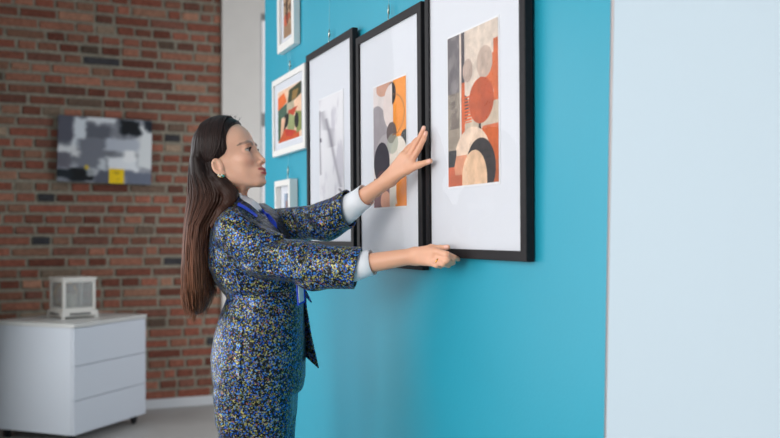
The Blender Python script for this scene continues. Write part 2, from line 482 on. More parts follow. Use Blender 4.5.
def art_sepia(u, v):
    y = 1 - v
    im = np.zeros(u.shape + (3,)) + (176, 146, 116)
    n = fbm(u * 4, y * 9, 31)
    im = put(im, smoothstep(.5, .62, n) * (y < .8), (88, 62, 46), .8)
    im = put(im, ell(u, y, .3, .72, .28, .1), (196, 84, 56), .8); im = put(im, ell(u, y, .62, .68, .3, .06), (168, 70, 48), .8)
    im = put(im, ell(u, y, .45, .5, .12, .3), (50, 38, 32), .7); im = put(im, (y > .8), (150, 118, 92), .8)
    return im

def art_small(u, v):
    y = 1 - v
    im = np.zeros(u.shape + (3,)) + (120, 132, 150)
    im = put(im, u < .35, (150, 168, 190)); im = put(im, (u > .5), (92, 100, 118))
    im = put(im, (u > .2) & (u < .5) & (y > .35), (150, 104, 92), .7)
    return im

def art_canvas(u, v):      # grey brushy abstract with a yellow square
    y = 1 - v
    im = np.zeros(u.shape + (3,)) + (132, 134, 140)
    n = fbm(u * 6, y * 5, 41); n2 = fbm(u * 12 + 3, y * 10, 51)
    im = im + ((n - .5) * 120)[..., None]
    def blk(u0, u1, y0, y1, c, a=1, s=.03):
        nonlocal im
        w = (n2 - .5) * .08
        m = smoothstep(u0 - s, u0 + s, u + w) * (1 - smoothstep(u1 - s, u1 + s, u + w)) * smoothstep(y0 - s, y0 + s, y + w) * (1 - smoothstep(y1 - s, y1 + s, y + w))
        im = put(im, m, c, a)
    blk(-.1, .16, -.1, .4, (84, 84, 94)); blk(.17, .3, .02, .48, (196, 200, 204)); blk(.0, .22, .45, .62, (206, 206, 206), .9)
    blk(.3, .6, -.1, .08, (206, 208, 210), .9); blk(.3, .55, .12, .34, (92, 94, 102)); blk(.22, .52, .34, .8, (112, 114, 122))
    blk(.5, .88, .3, .52, (170, 174, 182)); blk(.86, 1.05, .1, .75, (204, 206, 206)); blk(.52, .86, .6, .8, (210, 212, 214))
    blk(.7, .84, .5, .66, (226, 226, 224)); blk(.42, .5, .62, .8, (200, 204, 206), .8)
    blk(.66, .86, .02, .24, (14, 20, 26)); blk(.93, 1.05, .0, .16, (30, 36, 46)); blk(.0, .14, .56, .8, (100, 98, 106))
    blk(.12, .38, .8, .98, (12, 16, 20)); blk(-.1, .16, .82, .95, (26, 34, 40)); blk(.4, .56, .8, 1.1, (88, 90, 100)); blk(.72, 1.1, .82, 1.1, (104, 110, 124))
    blk(.3, .42, .78, .9, (196, 198, 200), .7, .02)
    m = (u > .545) & (u < .705) & (y > .77)
    im = put(im, m, (232, 186, 20)); im = put(im, m & ell(u, y, .62, .88, .06, .07) & (n2 > .5), (180, 150, 30), .8)
    im = put(im, ell(u, y, .305, .77, .022, .035), (200, 170, 40), .8)
    return np.clip(im * 1.22 - 14, 4, 255)

# ------------------------------------------------------------------ framed pictures
def rails(w, h, b, d, lip=.0):
    """mitred frame moulding around w x h, rail width b, depth d (front at y=0)"""
    bm = bmesh.new()
    O = [(-w/2, -h/2), (w/2, -h/2), (w/2, h/2), (-w/2, h/2)]
    I = [(-w/2+b, -h/2+b), (w/2-b, -h/2+b), (w/2-b, h/2-b), (-w/2+b, h/2-b)]
    e = .0015
    def ring(P, y): return [bm.verts.new((x, y, z)) for x, z in P]
    sh = lambda P, k: [(x - math.copysign(k, x), z - math.copysign(k, z)) for x, z in P]
    r = [ring(O, d), ring(O, e), ring(sh(O, e), 0), ring(sh(I, -e), 0), ring(I, e), ring(I, d)]
    for a, c in zip(r, r[1:] + r[:1]):
        for k in range(4): bm.faces.new((a[k], a[(k+1) % 4], c[(k+1) % 4], c[k]))
    return bm

def picture(name, label, s0, s1, z0, z1, rail, depth, front, frmat, print_rect, art, nx, nz, group, lean=0.45, recess=.004, cat='framed picture'):
    w = s1 - s0; h = z1 - z0
    c = onwall((s0 + s1) / 2, (z0 + z1) / 2, front)
    r = tag(empty(name, c, (math.radians(lean), 0, RZ)), label, cat, group)
    obj('frame_moulding', rails(w, h, rail, depth), frmat, r)
    obj('mat_board', box((-w/2+rail*.8, recess + .003, -h/2+rail*.8), (w/2-rail*.8, recess + .006, h/2-rail*.8)), M_MAT, r)
    a0, a1, b0, b1 = print_rect
    pw, ph = a1 - a0, b1 - b0
    px = (a0 + a1) / 2 - (s0 + s1) / 2 - .007; pz = (b0 + b1) / 2 - (z0 + z1) / 2
    # pale paper margin around the printed image
    obj('print_margin', box((px-pw/2-.005, recess + .0015, pz-ph/2-.005), (px+pw/2+.005, recess + .0028, pz+ph/2+.005)), mat('print_paper_white', (228, 229, 233), .8), r)
    painted_sheet('print', pw, ph, recess + .0008, px, pz, nx, nz, art, M_PRINT, r)
    bm = bmesh.new()
    bm.faces.new([bm.verts.new((x, recess - .0025, z)) for x, z in ((-w/2+rail*.9, -h/2+rail*.9), (w/2-rail*.9, -h/2+rail*.9), (w/2-rail*.9, h/2-rail*.9), (-w/2+rail*.9, h/2-rail*.9))])
    g_ = obj('glass_pane', bm.to_mesh and bm, M_GLASS, r)
    if g_.data.polygons[0].normal.y > 0: g_.data.flip_normals()
    obj('back_panel', box((-w/2+rail*.8, recess + .0065, -h/2+rail*.8), (w/2-rail*.8, depth - .001, h/2-rail*.8)), M_EDGE, r)
    return r

G1 = 'framed pictures hung on the teal wall'
picture('picture_frame', 'large black-framed abstract print with rust disc and nested arches, held by the woman', -2.133, -1.63, 1.22, 1.942, .0215, .020, 1.0, M_BLACKFR, (-1.999, -1.745, 1.399, 1.773), art_arcs, 200, 290, G1)
picture('picture_frame', 'black-framed abstract print of grey and plum ovals with an orange band, behind her raised hand', -2.652, -2.157, 1.182, 1.907, .0225, .020, 1.0, M_BLACKFR, (-2.507, -2.261, 1.36, 1.726), art_ovals, 160, 240, G1)
picture('picture_frame', 'black-framed print of pale grey ink wisps, farthest of the three black frames', -3.184, -2.684, 1.23, 1.95, .0235, .020, 1.0, M_BLACKFR, (-3.036, -2.784, 1.40, 1.762), art_smoke, 80, 120, G1)
picture('picture_frame', 'white-framed paper-cut print of orange, green and black shapes beside the ink wisp picture', -3.664, -3.203, 1.606, 1.928, .022, .022, .998, M_WHITEFR, (-3.58, -3.249, 1.658, 1.87), art_collage, 130, 100, G1)
picture('picture_frame', 'narrow white-framed sepia print, highest on the left of the teal wall', -3.588, -3.349, 2.031, 2.40, .03, .026, .998, M_WHITEFR, (-3.512, -3.378-.025, 2.082, 2.33), art_sepia, 40, 60, G1, recess=.008)
picture('picture_frame', 'small white box frame with a tiny grey-blue print, lowest on the teal wall', -3.604, -3.38, 1.30, 1.50, .022, .033, .992, M_WHITEFR, (-3.512, -3.42, 1.36, 1.446), art_small, 24, 24, G1, recess=.018)

# hanging wires with hooks
def wire(s, z, label, d=1.014):
    r = tag(empty('hanging_wire', onwall(s, z, d), (0, 0, RZ)), label, 'picture wire', 'clear hanging wires on the teal wall')
    bm = bmesh.new(); add_tube(bm, [(0, 0, .02), (0, 0, 3.3 - z)], .0006, 6)
    obj('wire_line', bm, M_WIRE, r)
    bm = bmesh.new()
    add_tube(bm, [(0, 0, .046), (0, 0, .02)], [.0022, .0042], 8)
    pts = [(0, 0, .02), (.001, -.002, .010), (.004, -.003, .003), (.002, -.002, -.004), (-.003, 0, -.006), (-.005, 0, -.001)]
    add_tube(bm, pts, .0017, 8)
    obj('hook', bm, M_METAL, r, True)
M_WIRE = mat('nylon_wire', (150, 190, 198), .3)
wire(-2.959, 1.957, 'thin clear wire and brass hook holding up the ink wisp picture')
wire(-2.417, 1.914, 'thin clear wire and brass hook above the picture with grey and plum ovals')
wire(-3.448, 1.935, 'thin clear wire and hook above the white-framed paper-cut print')
wire(-3.469, 1.507, 'thin clear wire and hook above the small white box frame', 1.012)

# canvas on the brick wall
cv = tag(empty('canvas_painting'), 'unframed grey and black abstract canvas with a yellow square on the brick wall', 'painting')
cv.matrix_world = MB @ Matrix.Translation((.575, -.045, 1.876))
cv.rotation_euler.rotate_axis('Y', math.radians(1.0))
obj('stretcher', box((-.32, .0012, -.232), (.32, .037, .232), .002), M_EDGE, cv)
painted_sheet('painted_face', .64, .464, 0, 0, 0, 130, 95, art_canvas, M_CANVAS, cv, .001)

# ------------------------------------------------------------------ cabinet
ca = math.atan2(.938, .346)          # drawer face runs away from the near corner
cab = tag(empty('drawer_cabinet', (-1.904, 5.32, 0), (0, 0, ca)), 'white three-drawer cabinet on casters standing by the brick wall', 'cabinet')
# local x = along the drawer face, local y = towards the left of the picture (depth)
L, Dp, ZB, ZT = .714, .62, .062, .712
obj('body', box((0, .018, ZB), (L, Dp, ZT), .002), M_CAB, cab)
obj('top_panel', box((-.006, -.004, ZT + .001), (L + .006, Dp + .004, ZT + .024), .003), M_CABTOP, cab)
dz = [(.064, .268), (.272, .476), (.480, .7085)]
for a, b in dz:
    obj('drawer', box((.001, 0, a), (L - .001, .017, b), .0015), M_CAB, cab)
for cx_, cy_ in ((.05, .06), (L - .05, .06), (.05, Dp - .06), (L - .05, Dp - .06)):
    c = obj('caster', (lambda bm: (add_box(bm, (cx_-.022, cy_-.022, .054), (cx_+.022, cy_+.022, .061)), add_box(bm, (cx_-.017, cy_-.016, .022), (cx_+.017, cy_-.011, .054)), add_box(bm, (cx_-.017, cy_+.011, .022), (cx_+.017, cy_+.016, .054)), bm)[-1])(bmesh.new()), M_DKMETAL, cab)
    bm = bmesh.new()
    for yy in (cy_,):
        add_tube(bm, [(cx_, yy - .010, .025), (cx_, yy - .008, .025), (cx_, yy + .008, .025), (cx_, yy + .010, .025)], [.021, .025, .025, .021], 20)
    obj('wheel', bm, M_RUBBER, c, True)

# lantern on the cabinet
Zc = ZT + .024
lt = tag(empty('lantern', (-2.085, 5.80, Zc), (0, 0, math.radians(43))), 'white square lantern with glass sides on the white cabinet', 'lantern')
hw = .108
bm = bmesh.new()
add_box(bm, (-hw-.012, -hw-.012, .012), (hw+.012, hw+.012, .046), .004)
for sx in (-1, 1):
    for sy in (-1, 1):
        add_box(bm, (sx*(hw+.012)-.02*(sx>0)-0, sy*(hw+.012)-.02*(sy>0), 0), (sx*(hw+.012)+.02*(sx<0), sy*(hw+.012)+.02*(sy<0), .0115))
obj('base', bm, M_LANT, lt)
bm = bmesh.new()
for a in (-1, 1):
    for z0, z1 in ((.026, .036),):
        pass
for sx in (-1, 1):
    for lo, hi in (((-.07, sx*(hw+.0125)-.002, .022), (.07, sx*(hw+.0125)+.002, .034)), ((sx*(hw+.0125)-.002, -.07, .022), (sx*(hw+.0125)+.002, .07, .034))):
        obj('base_slot', box(lo, hi), M_GAP, lt)
bm = bmesh.new()
for sx in (-1, 1):
    for sy in (-1, 1):
        x = sx * (hw - .009); y = sy * (hw - .009)
        add_box(bm, (x-.009, y-.009, .047), (x+.009, y+.009, .246), .002)
for s in (-1, 1):
    for z0, z1 in ((.047, .066), (.232, .2465)):
        add_box(bm, (-hw+.018, s*(hw-.009)-.007, z0), (hw-.018, s*(hw-.009)+.007, z1)); add_box(bm, (s*(hw-.009)-.007, -hw+.018, z0), (s*(hw-.009)+.007, hw-.018, z1))
obj('post_frame', bm, M_LANT, lt)
obj('lid', box((-hw-.006, -hw-.006, .247), (hw+.006, hw+.006, .262), .004), M_LANT, lt)
bm = bmesh.new()
for s in (-1, 1):
    add_box(bm, (-hw+.019, s*(hw-.009)-.001, .067), (hw-.019, s*(hw-.009)+.001, .231)); add_box(bm, (s*(hw-.009)-.001, -hw+.019, .067), (s*(hw-.009)+.001, hw-.019, .231))
obj('glass_side', bm, M_LGLASS, lt)
bm = bmesh.new(); add_lathe(bm, [(.001, 0), (.035, 0), (.035, .10), (.03, .104), (.004, .103)], (-.02, -.02, .047), 24)
cd = obj('candle', bm, M_CANDLE, lt, False)
bm = bmesh.new()
ringp = [(-.02 + .072*math.cos(t), .062, .146 + .078*math.sin(t)) for t in np.linspace(0, 2*math.pi, 30)]
add_tube(bm, ringp, .006, 8)
rnd = random.Random(3)
obj('gold_ring', bm, M_GOLD, lt, True)
bm = bmesh.new()
for k in range(60):
    t = rnd.uniform(0, 6.28); r = .076 + rnd.uniform(-.012, .012)
    p = Vector((-.02 + r*math.cos(t), .062 + rnd.uniform(-.008, .008), .146 + r*math.sin(t)*1.02))
    a = rnd.uniform(0, 6.28); d = Vector((math.cos(a), rnd.uniform(-.4, .4), math.sin(a))) * .014; n = Vector((-d.z, .3*d.x, d.x)) * .35
    m = p + d * .5
    vs = [bm.verts.new(q) for q in (p, m + n, p + d, m - n)]
    top = bm.verts.new(m + Vector((0, -.002, 0)))
    for i in range(4): bm.faces.new((vs[i], vs[(i+1) % 4], top))
    bm.faces.new(vs[::-1])
obj('wreath_leaves', bm, M_GREENGLASS, lt)
# ------------------------------------------------------------------ implicit surfaces
def surf(f, lo, hi, h, lip=1.6):
    """surface nets on a sparse block grid; returns verts, quads"""
    B = 8; lo = np.array(lo, float); hi = np.array(hi, float)
    nb = np.ceil((hi - lo) / (B * h)).astype(int)
    I = np.stack(np.meshgrid(*[np.arange(n) for n in nb], indexing='ij'), -1).reshape(-1, 3)
    cen = lo + (I + .5) * B * h
    d = np.concatenate([f(c) for c in np.array_split(cen, max(1, len(cen) // 200000))])
    I = I[np.abs(d) < B * h * .87 * lip + .004]
    g = np.stack(np.meshgrid(*[np.arange(B + 1)] * 3, indexing='ij'), -1).reshape(-1, 3)
    NX, NY, NZ = (nb * B + 2)
    ids = []; pos = []
    ek = {}
    E = {0: [], 1: [], 2: []}
    for ch in np.array_split(I, max(1, len(I) // 600)):
        G = ch[:, None, :] * B + g[None]
        P = lo + G * h
        V = f(P.reshape(-1, 3)).reshape(len(ch), B + 1, B + 1, B + 1)
        S = V < 0
        a = S[:, :-1, :-1, :-1]
        cnt = sum(S[:, i:B+i, j:B+j, k:B+k].astype(np.int8) for i in (0, 1) for j in (0, 1) for k in (0, 1))
        act = (cnt > 0) & (cnt < 8)
        bi, x, y, z = np.nonzero(act)
        if len(bi) == 0: continue
        acc = np.zeros((len(bi), 3)); num = np.zeros(len(bi))
        for ax in range(3):
            o1, o2 = [(1, 2), (0, 2), (0, 1)][ax]
            for p in (0, 1):
                for q in (0, 1):
                    off = [0, 0, 0]; off[o1] = p; off[o2] = q
                    off2 = list(off); off2[ax] = 1
                    v0 = V[bi, x + off[0], y + off[1], z + off[2]]; v1 = V[bi, x + off2[0], y + off2[1], z + off2[2]]
                    cr = (v0 < 0) != (v1 < 0)
                    t = np.where(cr, v0 / np.where(cr, v0 - v1, 1), 0)
                    pt = np.array(off, float)[None].repeat(len(bi), 0); pt[:, ax] += t
                    acc += pt * cr[:, None]; num += cr
        cell = ch[bi] * B + np.stack([x, y, z], 1)
        pos.append(lo + (cell + acc / num[:, None]) * h)
        ids.append((cell[:, 0].astype(np.int64) * NY + cell[:, 1]) * NZ + cell[:, 2])
        base = np.stack([x, y, z], 1)
        for ax in range(3):
            off = [0, 0, 0]; off[ax] = 1
            v0 = V[bi, x, y, z]; v1 = V[bi, x + off[0], y + off[1], z + off[2]]
            cr = (v0 < 0) != (v1 < 0)
            E[ax].append(np.concatenate([cell[cr], (v0[cr] < 0)[:, None].astype(int)], 1))
    ids = np.concatenate(ids); pos = np.concatenate(pos)
    o = np.argsort(ids); ids = ids[o]; pos = pos[o]
    quads = []
    def look(c):
        k = (c[:, 0].astype(np.int64) * NY + c[:, 1]) * NZ + c[:, 2]
        j = np.clip(np.searchsorted(ids, k), 0, len(ids) - 1)
        return j, ids[j] == k
    for ax in range(3):
        e = np.concatenate(E[ax]); c = e[:, :3]; s = e[:, 3] > 0
        b1 = np.zeros(3, int); b2 = np.zeros(3, int); b1[(ax + 1) % 3] = 1; b2[(ax + 2) % 3] = 1
        A, oa = look(c - b1 - b2); Bq, ob = look(c - b2); Cq, oc = look(c); Dq, od = look(c - b1)
        ok = oa & ob & oc & od
        q = np.stack([A, Bq, Cq, Dq], 1)
        q = np.where(s[:, None], q, q[:, ::-1])
        quads.append(q[ok])
    return pos, np.concatenate(quads)

def net_mesh(name, f, lo, hi, h, m, parent, lip=1.6, smooth_iter=0):
    v, q = surf(f, lo, hi, h, lip)
    me = bpy.data.meshes.new(name)
    me.vertices.add(len(v)); me.vertices.foreach_set('co', v.ravel())
    me.loops.add(len(q) * 4); me.loops.foreach_set('vertex_index', q.ravel())
    me.polygons.add(len(q)); me.polygons.foreach_set('loop_start', np.arange(len(q)) * 4)
    me.polygons.foreach_set('loop_total', np.full(len(q), 4))
    me.polygons.foreach_set('use_smooth', np.ones(len(q), bool))
    me.update(calc_edges=True); me.validate()
    return obj(name, me, m, parent), v

def smin(a, b, k):
    h = np.maximum(k - np.abs(a - b), 0) / k
    return np.minimum(a, b) - h * h * k * .25
def smax(a, b, k): return -smin(-a, -b, k)
def cap(p, a, b, ra, rb):
    a = np.array(a, float); b = np.array(b, float); ba = b - a
    t = np.clip((p - a) @ ba / (ba @ ba), 0, 1)
    return np.linalg.norm(p - a - t[:, None] * ba, axis=1) - (ra + (rb - ra) * t)
def elp(p, c, r):
    q = p - np.array(c, float); r = np.array(r, float)
    k0 = np.linalg.norm(q / r, axis=1); k1 = np.linalg.norm(q / (r * r), axis=1)
    return np.where(k1 > 1e-9, k0 * (k0 - 1) / np.maximum(k1, 1e-9), -r.min())
def chain(p, pts, rs, k=.004):
    d = None
    for i in range(len(pts) - 1):
        c = cap(p, pts[i], pts[i + 1], rs[i], rs[i + 1])
        d = c if d is None else smin(d, c, k)
    return d
def loft(p, Z, XC, A, BH, YC, zlo, zhi, power=2.0):
    z = p[:, 2]
    xc = np.interp(z, Z, XC); a = np.interp(z, Z, A); b = np.interp(z, Z, BH); yc = np.interp(z, Z, YC)
    dx = np.abs(p[:, 0] - xc); dy = np.abs(p[:, 1] - yc)
    k = ((dx / a) ** power + (dy / b) ** power) ** (1 / power)
    d = (k - 1) * np.minimum(a, b)
    return smax(smax(d, zlo - z, .012), z - zhi, .012)

# ------------------------------------------------------------------ the woman
woman = tag(empty('person', (-.39, 2.61, 0)), 'woman with long dark hair in a blue speckled suit holding the large frame', 'person')
INV = Matrix.Translation((.39, -2.61, 0))

HC = np.array([-.489, 2.585, 1.512]); PITCH = math.radians(10)
cp, sp_ = math.cos(PITCH), math.sin(PITCH)
YAW = math.radians(-9.0); cyw, syw = math.cos(YAW), math.sin(YAW)
def to_head(p):            # world metres -> head millimetres (x forward, y left, z up)
    q = (p - HC) * 1000
    x = q[:, 0] * cyw + q[:, 1] * syw; y = -q[:, 0] * syw + q[:, 1] * cyw; z = q[:, 2]
    return np.stack([x * cp + z * sp_, y, -x * sp_ + z * cp], 1)
def from_head(p):
    p = np.atleast_2d(np.array(p, float))
    x = p[:, 0] * cp - p[:, 2] * sp_; z = p[:, 0] * sp_ + p[:, 2] * cp; y = p[:, 1]
    return np.stack([x * cyw - y * syw, x * syw + y * cyw, z], 1) / 1000 + HC

LIPU = ((95.5, 0, -61.8), (15.5, 25, 6.9)); LIPL = ((95.0, 0, -73.2), (15.5, 22, 7.4))
def warp(q):                # lower face carried a little forward, features a little lower
    q = q.copy(); w = smoothstep(20, 70, q[:, 0])
    x = q[:, 0] - w * .095 * np.clip(15 - q[:, 2], 0, 130)
    z = q[:, 2] + w * 5 * np.exp(-((q[:, 2] + 20) / 60) ** 2)
    q[:, 0] = x; q[:, 2] = z; return q
def unwarp(p):
    p = np.atleast_2d(np.array(p, float)).copy()
    p[:, 2] -= 5 * np.exp(-((p[:, 2] + 15) / 60) ** 2); p[:, 0] += .095 * np.clip(15 - p[:, 2], 0, 130)
    return p
def head_sdf(pw):
    q0 = to_head(pw); q = warp(q0); s = q.copy(); s[:, 1] = np.abs(q[:, 1]); s0 = q0.copy(); s0[:, 1] = np.abs(q0[:, 1])
    d = elp(s, (8, 0, 22), (82, 71, 77))
    d = smin(d, elp(s, (60, 0, 27), (31.5, 50, 40)), 14)              # forehead
    d = smin(d, elp(s, (47, 0, -42), (50, 52, 66)), 22)             # face
    d = smin(d, elp(s, (66, 34, -26), (25, 20, 20)), 14)            # cheek
    d = smin(d, cap(s, (12, 45, -46), (20, 42, -72), 12, 12), 26)    # jaw angle
    d = smin(d, cap(s, (20, 41, -75), (80, 15, -100), 12, 12), 20)  # jaw line
    d = smin(d, elp(s, (89, 0, -98), (15, 16, 13)), 12)             # chin
    d = smin(d, elp(s, (82, 0, -68), (27, 30, 26)), 12)             # muzzle
    d = smin(d, elp(s, (86, 24, 17), (13, 23, 8)), 9)               # brow
    d = smax(d, -elp(s, (101, 27, 1), (13, 16, 11)), 9)             # socket
    d = smin(d, elp(s, (78.5, 31, -1), (13.2, 15, 12.6)), 4)        # lids
    d = smax(d, -elp(s, (90, 32.5, -.8), (14, 15, 4.5)), 1.0)    # eye opening
    d = smin(d, chain(s, [(92, 0, 14), (96.5, 0, 2), (101.5, 0, -14), (110.5, 0, -33)], [7.5, 6.2, 6.4, 8.4], 3), 7)
    d = smin(d, chain(s, [(84, 0, 8), (90, 0, -14), (95, 0, -38)], [9, 10, 12], 3), 6)
    d = smin(d, elp(s, (104, 0, -40), (13, 8, 5.5)), 5)
    d = smin(d, elp(s, (103, 11.5, -39), (9, 5.5, 6.5)), 4)         # wing of the nose
    d = smax(d, -elp(s, (106, 6.5, -46), (5, 3, 3)), 2)
    d = smin(d, elp(s, *LIPU), 5); d = smin(d, elp(s, *LIPL), 5)
    d = smax(d, -cap(s, (115, 0, -67.6), (92, 25, -69), .7, 0.5), 1.2)   # parting of the lips
    d = smax(d, -elp(s, (112, 0, -89), (7, 14, 4)), 7)
    # ear
    e = s0.copy(); a = math.radians(-12); x0, z0 = 2, -42
    ex = (e[:, 0]-x0)*math.cos(a) - (e[:, 2]-z0)*math.sin(a); ez = (e[:, 0]-x0)*math.sin(a) + (e[:, 2]-z0)*math.cos(a)
    le = np.stack([ex, e[:, 1] - 68 + ex * .38, ez], 1)
    ear = elp(le, (0, 0, 2), (15.5, 6.5, 25))
    ear = smin(ear, elp(le, (4, -1, -22), (8, 5, 9)), 4)
    ear = smax(ear, -elp(le, (.5, 7, 4), (9.5, 8.5, 16)), 3)
    ear = smin(ear, cap(le, (6, 1, 12), (8, 1, -10), 2.6, 3.2), 3)
    d = smin(d, ear, 4)
    d = smin(d, cap(s0, (-8, 0, -60), (-42, 0, -200), 50, 54), 16)          # neck
    d = smin(d, cap(s0, (42, 14, -108), (14, 8, -190), 11, 14), 16)
    return d / 1000

# joints (metres)
SH_R = np.array((-.425, 2.470, 1.295)); EL_R = (-.190, 2.352, 1.180); WR_R = (.062, 2.268, 1.224)
SH_L = np.array((-.395, 2.735, 1.298)); EL_L = (-.170, 2.560, 1.322); WR_L = (-.004, 2.410, 1.427)

def hand_l(p):
    W = WR_L
    mc = [(.0566, 2.328, 1.472), (.050, 2.343, 1.483), (.043, 2.357, 1.490), (.035, 2.370, 1.493)]
    d = cap(p, EL_L, W, .031, .0195)
    palm = None
    for m, r in zip(mc, (.0105, .0105, .010, .0095)):
        c = cap(p, (W[0] + (m[0]-mc[1][0])*.45 + .004, W[1] + (m[1]-mc[1][1])*.45, W[2] + (m[2]-mc[1][2])*.45 + .004), m, .0135, r)
        palm = c if palm is None else smin(palm, c, .012)
    th = chain(p, [(.008, 2.393, 1.432), (.046, 2.338, 1.449), (.076, 2.312, 1.461), (.1045, 2.293, 1.4695)], [.0135, .0110, .0086, .0066], .006)
    palm = smin(palm, th, .012)
    d = smin(d, palm, .014)
    fing = [[mc[0], (.0770, 2.318, 1.506), (.0880, 2.316, 1.528), (.0945, 2.3165, 1.5455)],
            [mc[1], (.0705, 2.332, 1.520), (.0830, 2.329, 1.543), (.0890, 2.327, 1.5605)],
            [mc[2], (.0570, 2.356, 1.514), (.0650, 2.356, 1.525), (.0700, 2.356, 1.5330)],
            [mc[3], (.0450, 2.374, 1.508), (.0510, 2.376, 1.515), (.0550, 2.378, 1.5200)]]
    rs = [[.0092, .0076, .0068, .0054], [.0092, .0076, .0068, .0054], [.0088, .0074, .0066, .0053], [.0080, .0066, .0060, .0050]]
    for i, (fp, r) in enumerate(zip(fing, rs)):
        d = smin(d, chain(p, fp, r, .003), .0032)
    return d

RF = [[(.112, 2.178, 1.238), (.1380, 2.140, 1.2303), (.1560, 2.152, 1.2225), (.1670, 2.165, 1.2180)],
      [(.113, 2.183, 1.226), (.1380, 2.138, 1.2160), (.1520, 2.155, 1.2105), (.1560, 2.172, 1.2090)],
      [(.108, 2.190, 1.215), (.1286, 2.143, 1.2075), (.1420, 2.158, 1.2040), (.1460, 2.175, 1.2040)],
      [(.100, 2.198, 1.209), (.1137, 2.160, 1.2035), (.1240, 2.172, 1.2010), (.1280, 2.186, 1.2020)]]
def hand_r(p):
    W = WR_R
    d = cap(p, EL_R, W, .032, .0205)
    palm = None
    mc = [f[0] for f in RF]
    for m, r in zip(mc, (.0105, .0110, .0105, .0095)):
        c = cap(p, (W[0] + .006, W[1] + (m[1]-mc[1][1])*.4, W[2] + (m[2]-mc[1][2])*.5), m, .0140, r - .001)
        palm = c if palm is None else smin(palm, c, .012)
    th = chain(p, [(.075, 2.250, 1.232), (.104, 2.216, 1.2430), (.1250, 2.203, 1.2435), (.1430, 2.190, 1.2475)], [.0135, .0108, .0085, .0066], .006)
    palm = smin(palm, th, .010)
    d = smin(d, palm, .014)
    rs = [[.0092, .0080, .0069, .0056], [.0092, .0080, .0069, .0056], [.0088, .0075, .0066, .0054], [.0080, .0068, .0060, .0050]]
    for fp, r in zip(RF, rs):
        d = smin(d, chain(p, fp, r, .003), .0032)
    return d

def torso_body(p):
    d = loft(p, [.80, .95, 1.07, 1.2, 1.30, 1.36], [-.385, -.385, -.385, -.39, -.42, -.46], [.09, .10, .085, .095, .075, .05],
             [.155, .155, .115, .135, .10, .055], [2.61] * 6, .80, 1.37)
    d = smin(d, cap(p, SH_R, SH_L, .034, .034), .05)
    d = smin(d, cap(p, SH_R + np.array((.01, 0, -.04)), EL_R, .028, .027), .02); d = smin(d, cap(p, SH_L + np.array((.02, 0, -.012)), EL_L, .028, .027), .02)
    for sy in (-1, 1):
        y = 2.61 + sy * .085
        d = smin(d, chain(p, [(-.385, y, .86), (-.382, y, .47), (-.40, y - .0, .09)], [.085, .052, .036], .01), .02)
        d = smin(d, cap(p, (-.405, y, .045), (-.24, y, .03), .028, .022), .02)
    return d

def masked(p, lo, hi, f, far=.08):
    lo = np.array(lo); hi = np.array(hi)
    g = np.maximum(np.maximum(lo - p, p - hi), 0); out = np.linalg.norm(g, axis=1) + far
    m = (g.max(1) <= 0)
    if m.any(): out[m] = f(p[m])
    return out
def body_f(p):
    d = masked(p, (-.60, 2.46, 1.33), (-.33, 2.71, 1.66), head_sdf, .02)
    d = np.minimum(d, masked(p, (-.60, 2.30, -.05), (-.10, 2.90, 1.375), torso_body, .02))
    d = np.minimum(d, masked(p, (-.24, 2.23, 1.26), (.16, 2.62, 1.60), hand_l, .02))
    d = np.minimum(d, masked(p, (-.25, 2.08, 1.11), (.22, 2.42, 1.30), hand_r, .02))
    return d
body, bv = net_mesh('body', body_f, (-.62, 2.08, 0), (.22, 2.9, 1.66), .0023, M_SKIN, woman, 1.3)
# local skin colour: lips, brows, cheeks, knuckles and finger tips
tint = np.ones((len(bv), 4)); base = linA((230, 174, 143)); tint[:, :3] = base
hl = warp(to_head(bv)); hm = bv[:, 2] > 1.36
hm &= bv[:, 0] < -.3
s = hl.copy(); s[:, 1] = np.abs(s[:, 1])
def blend(mask, c, a=1.0):
    global tint
    w = (np.clip(mask, 0, 1) * a * hm)[:, None]
    tint[:, :3] = tint[:, :3] * (1 - w) + linA(c) * w
blend(smoothstep(-112, -95, hl[:, 2]) * (hl[:, 0] > -60), (242, 188, 160), 1)
blend(np.exp(-np.maximum(elp(s, (88, 40, -30), (16, 18, 14)), 0) / 8), (226, 150, 128), .35)
lipd = np.minimum(elp(s, LIPU[0], np.array(LIPU[1]) + .9), elp(s, LIPL[0], np.array(LIPL[1]) + .9))
pt_ = cap(s, (114, 0, -67.3), (88, 27, -69), 1.3, 0.9)
lipd = np.where(s[:, 0] > 97, np.minimum(lipd, pt_ - 2.0), lipd)
blend(smoothstep(1.2, -.3, lipd) * smoothstep(84, 89, s[:, 0]), (188, 72, 78), .95)
blend(smoothstep(1.1, .2, pt_) * smoothstep(94, 98, s[:, 0]), (112, 40, 46), .9)
bz = np.interp(s[:, 1], [9, 20, 36, 50, 54], [16, 19, 21, 17, 13]); bw = np.interp(s[:, 1], [8, 10, 30, 50, 56], [0, 5.2, 5.0, 3.0, 0])
blend(smoothstep(1.25, .6, np.abs(hl[:, 2] - bz) / np.maximum(bw, .01)) * (s[:, 0] > 40) * (s[:, 1] > 8) * (s[:, 1] < 56), (92, 68, 58), .7)
blend(np.exp(-np.maximum(elp(s, (98, 7, -47), (4, 2.5, 2.5)), 0) / 1.2), (120, 60, 50), .5)
blend(smoothstep(2.4, .4, np.abs(elp(s, (90, 32.5, -.8), (14, 15.2, 4.6)))) * (s[:, 0] > 70) * (hl[:, 2] > -1.5), (84, 54, 46), .7)
nb_ = np.zeros(len(bv) * 3); body.data.vertices.foreach_get('normal', nb_); nb_ = nb_.reshape(-1, 3)
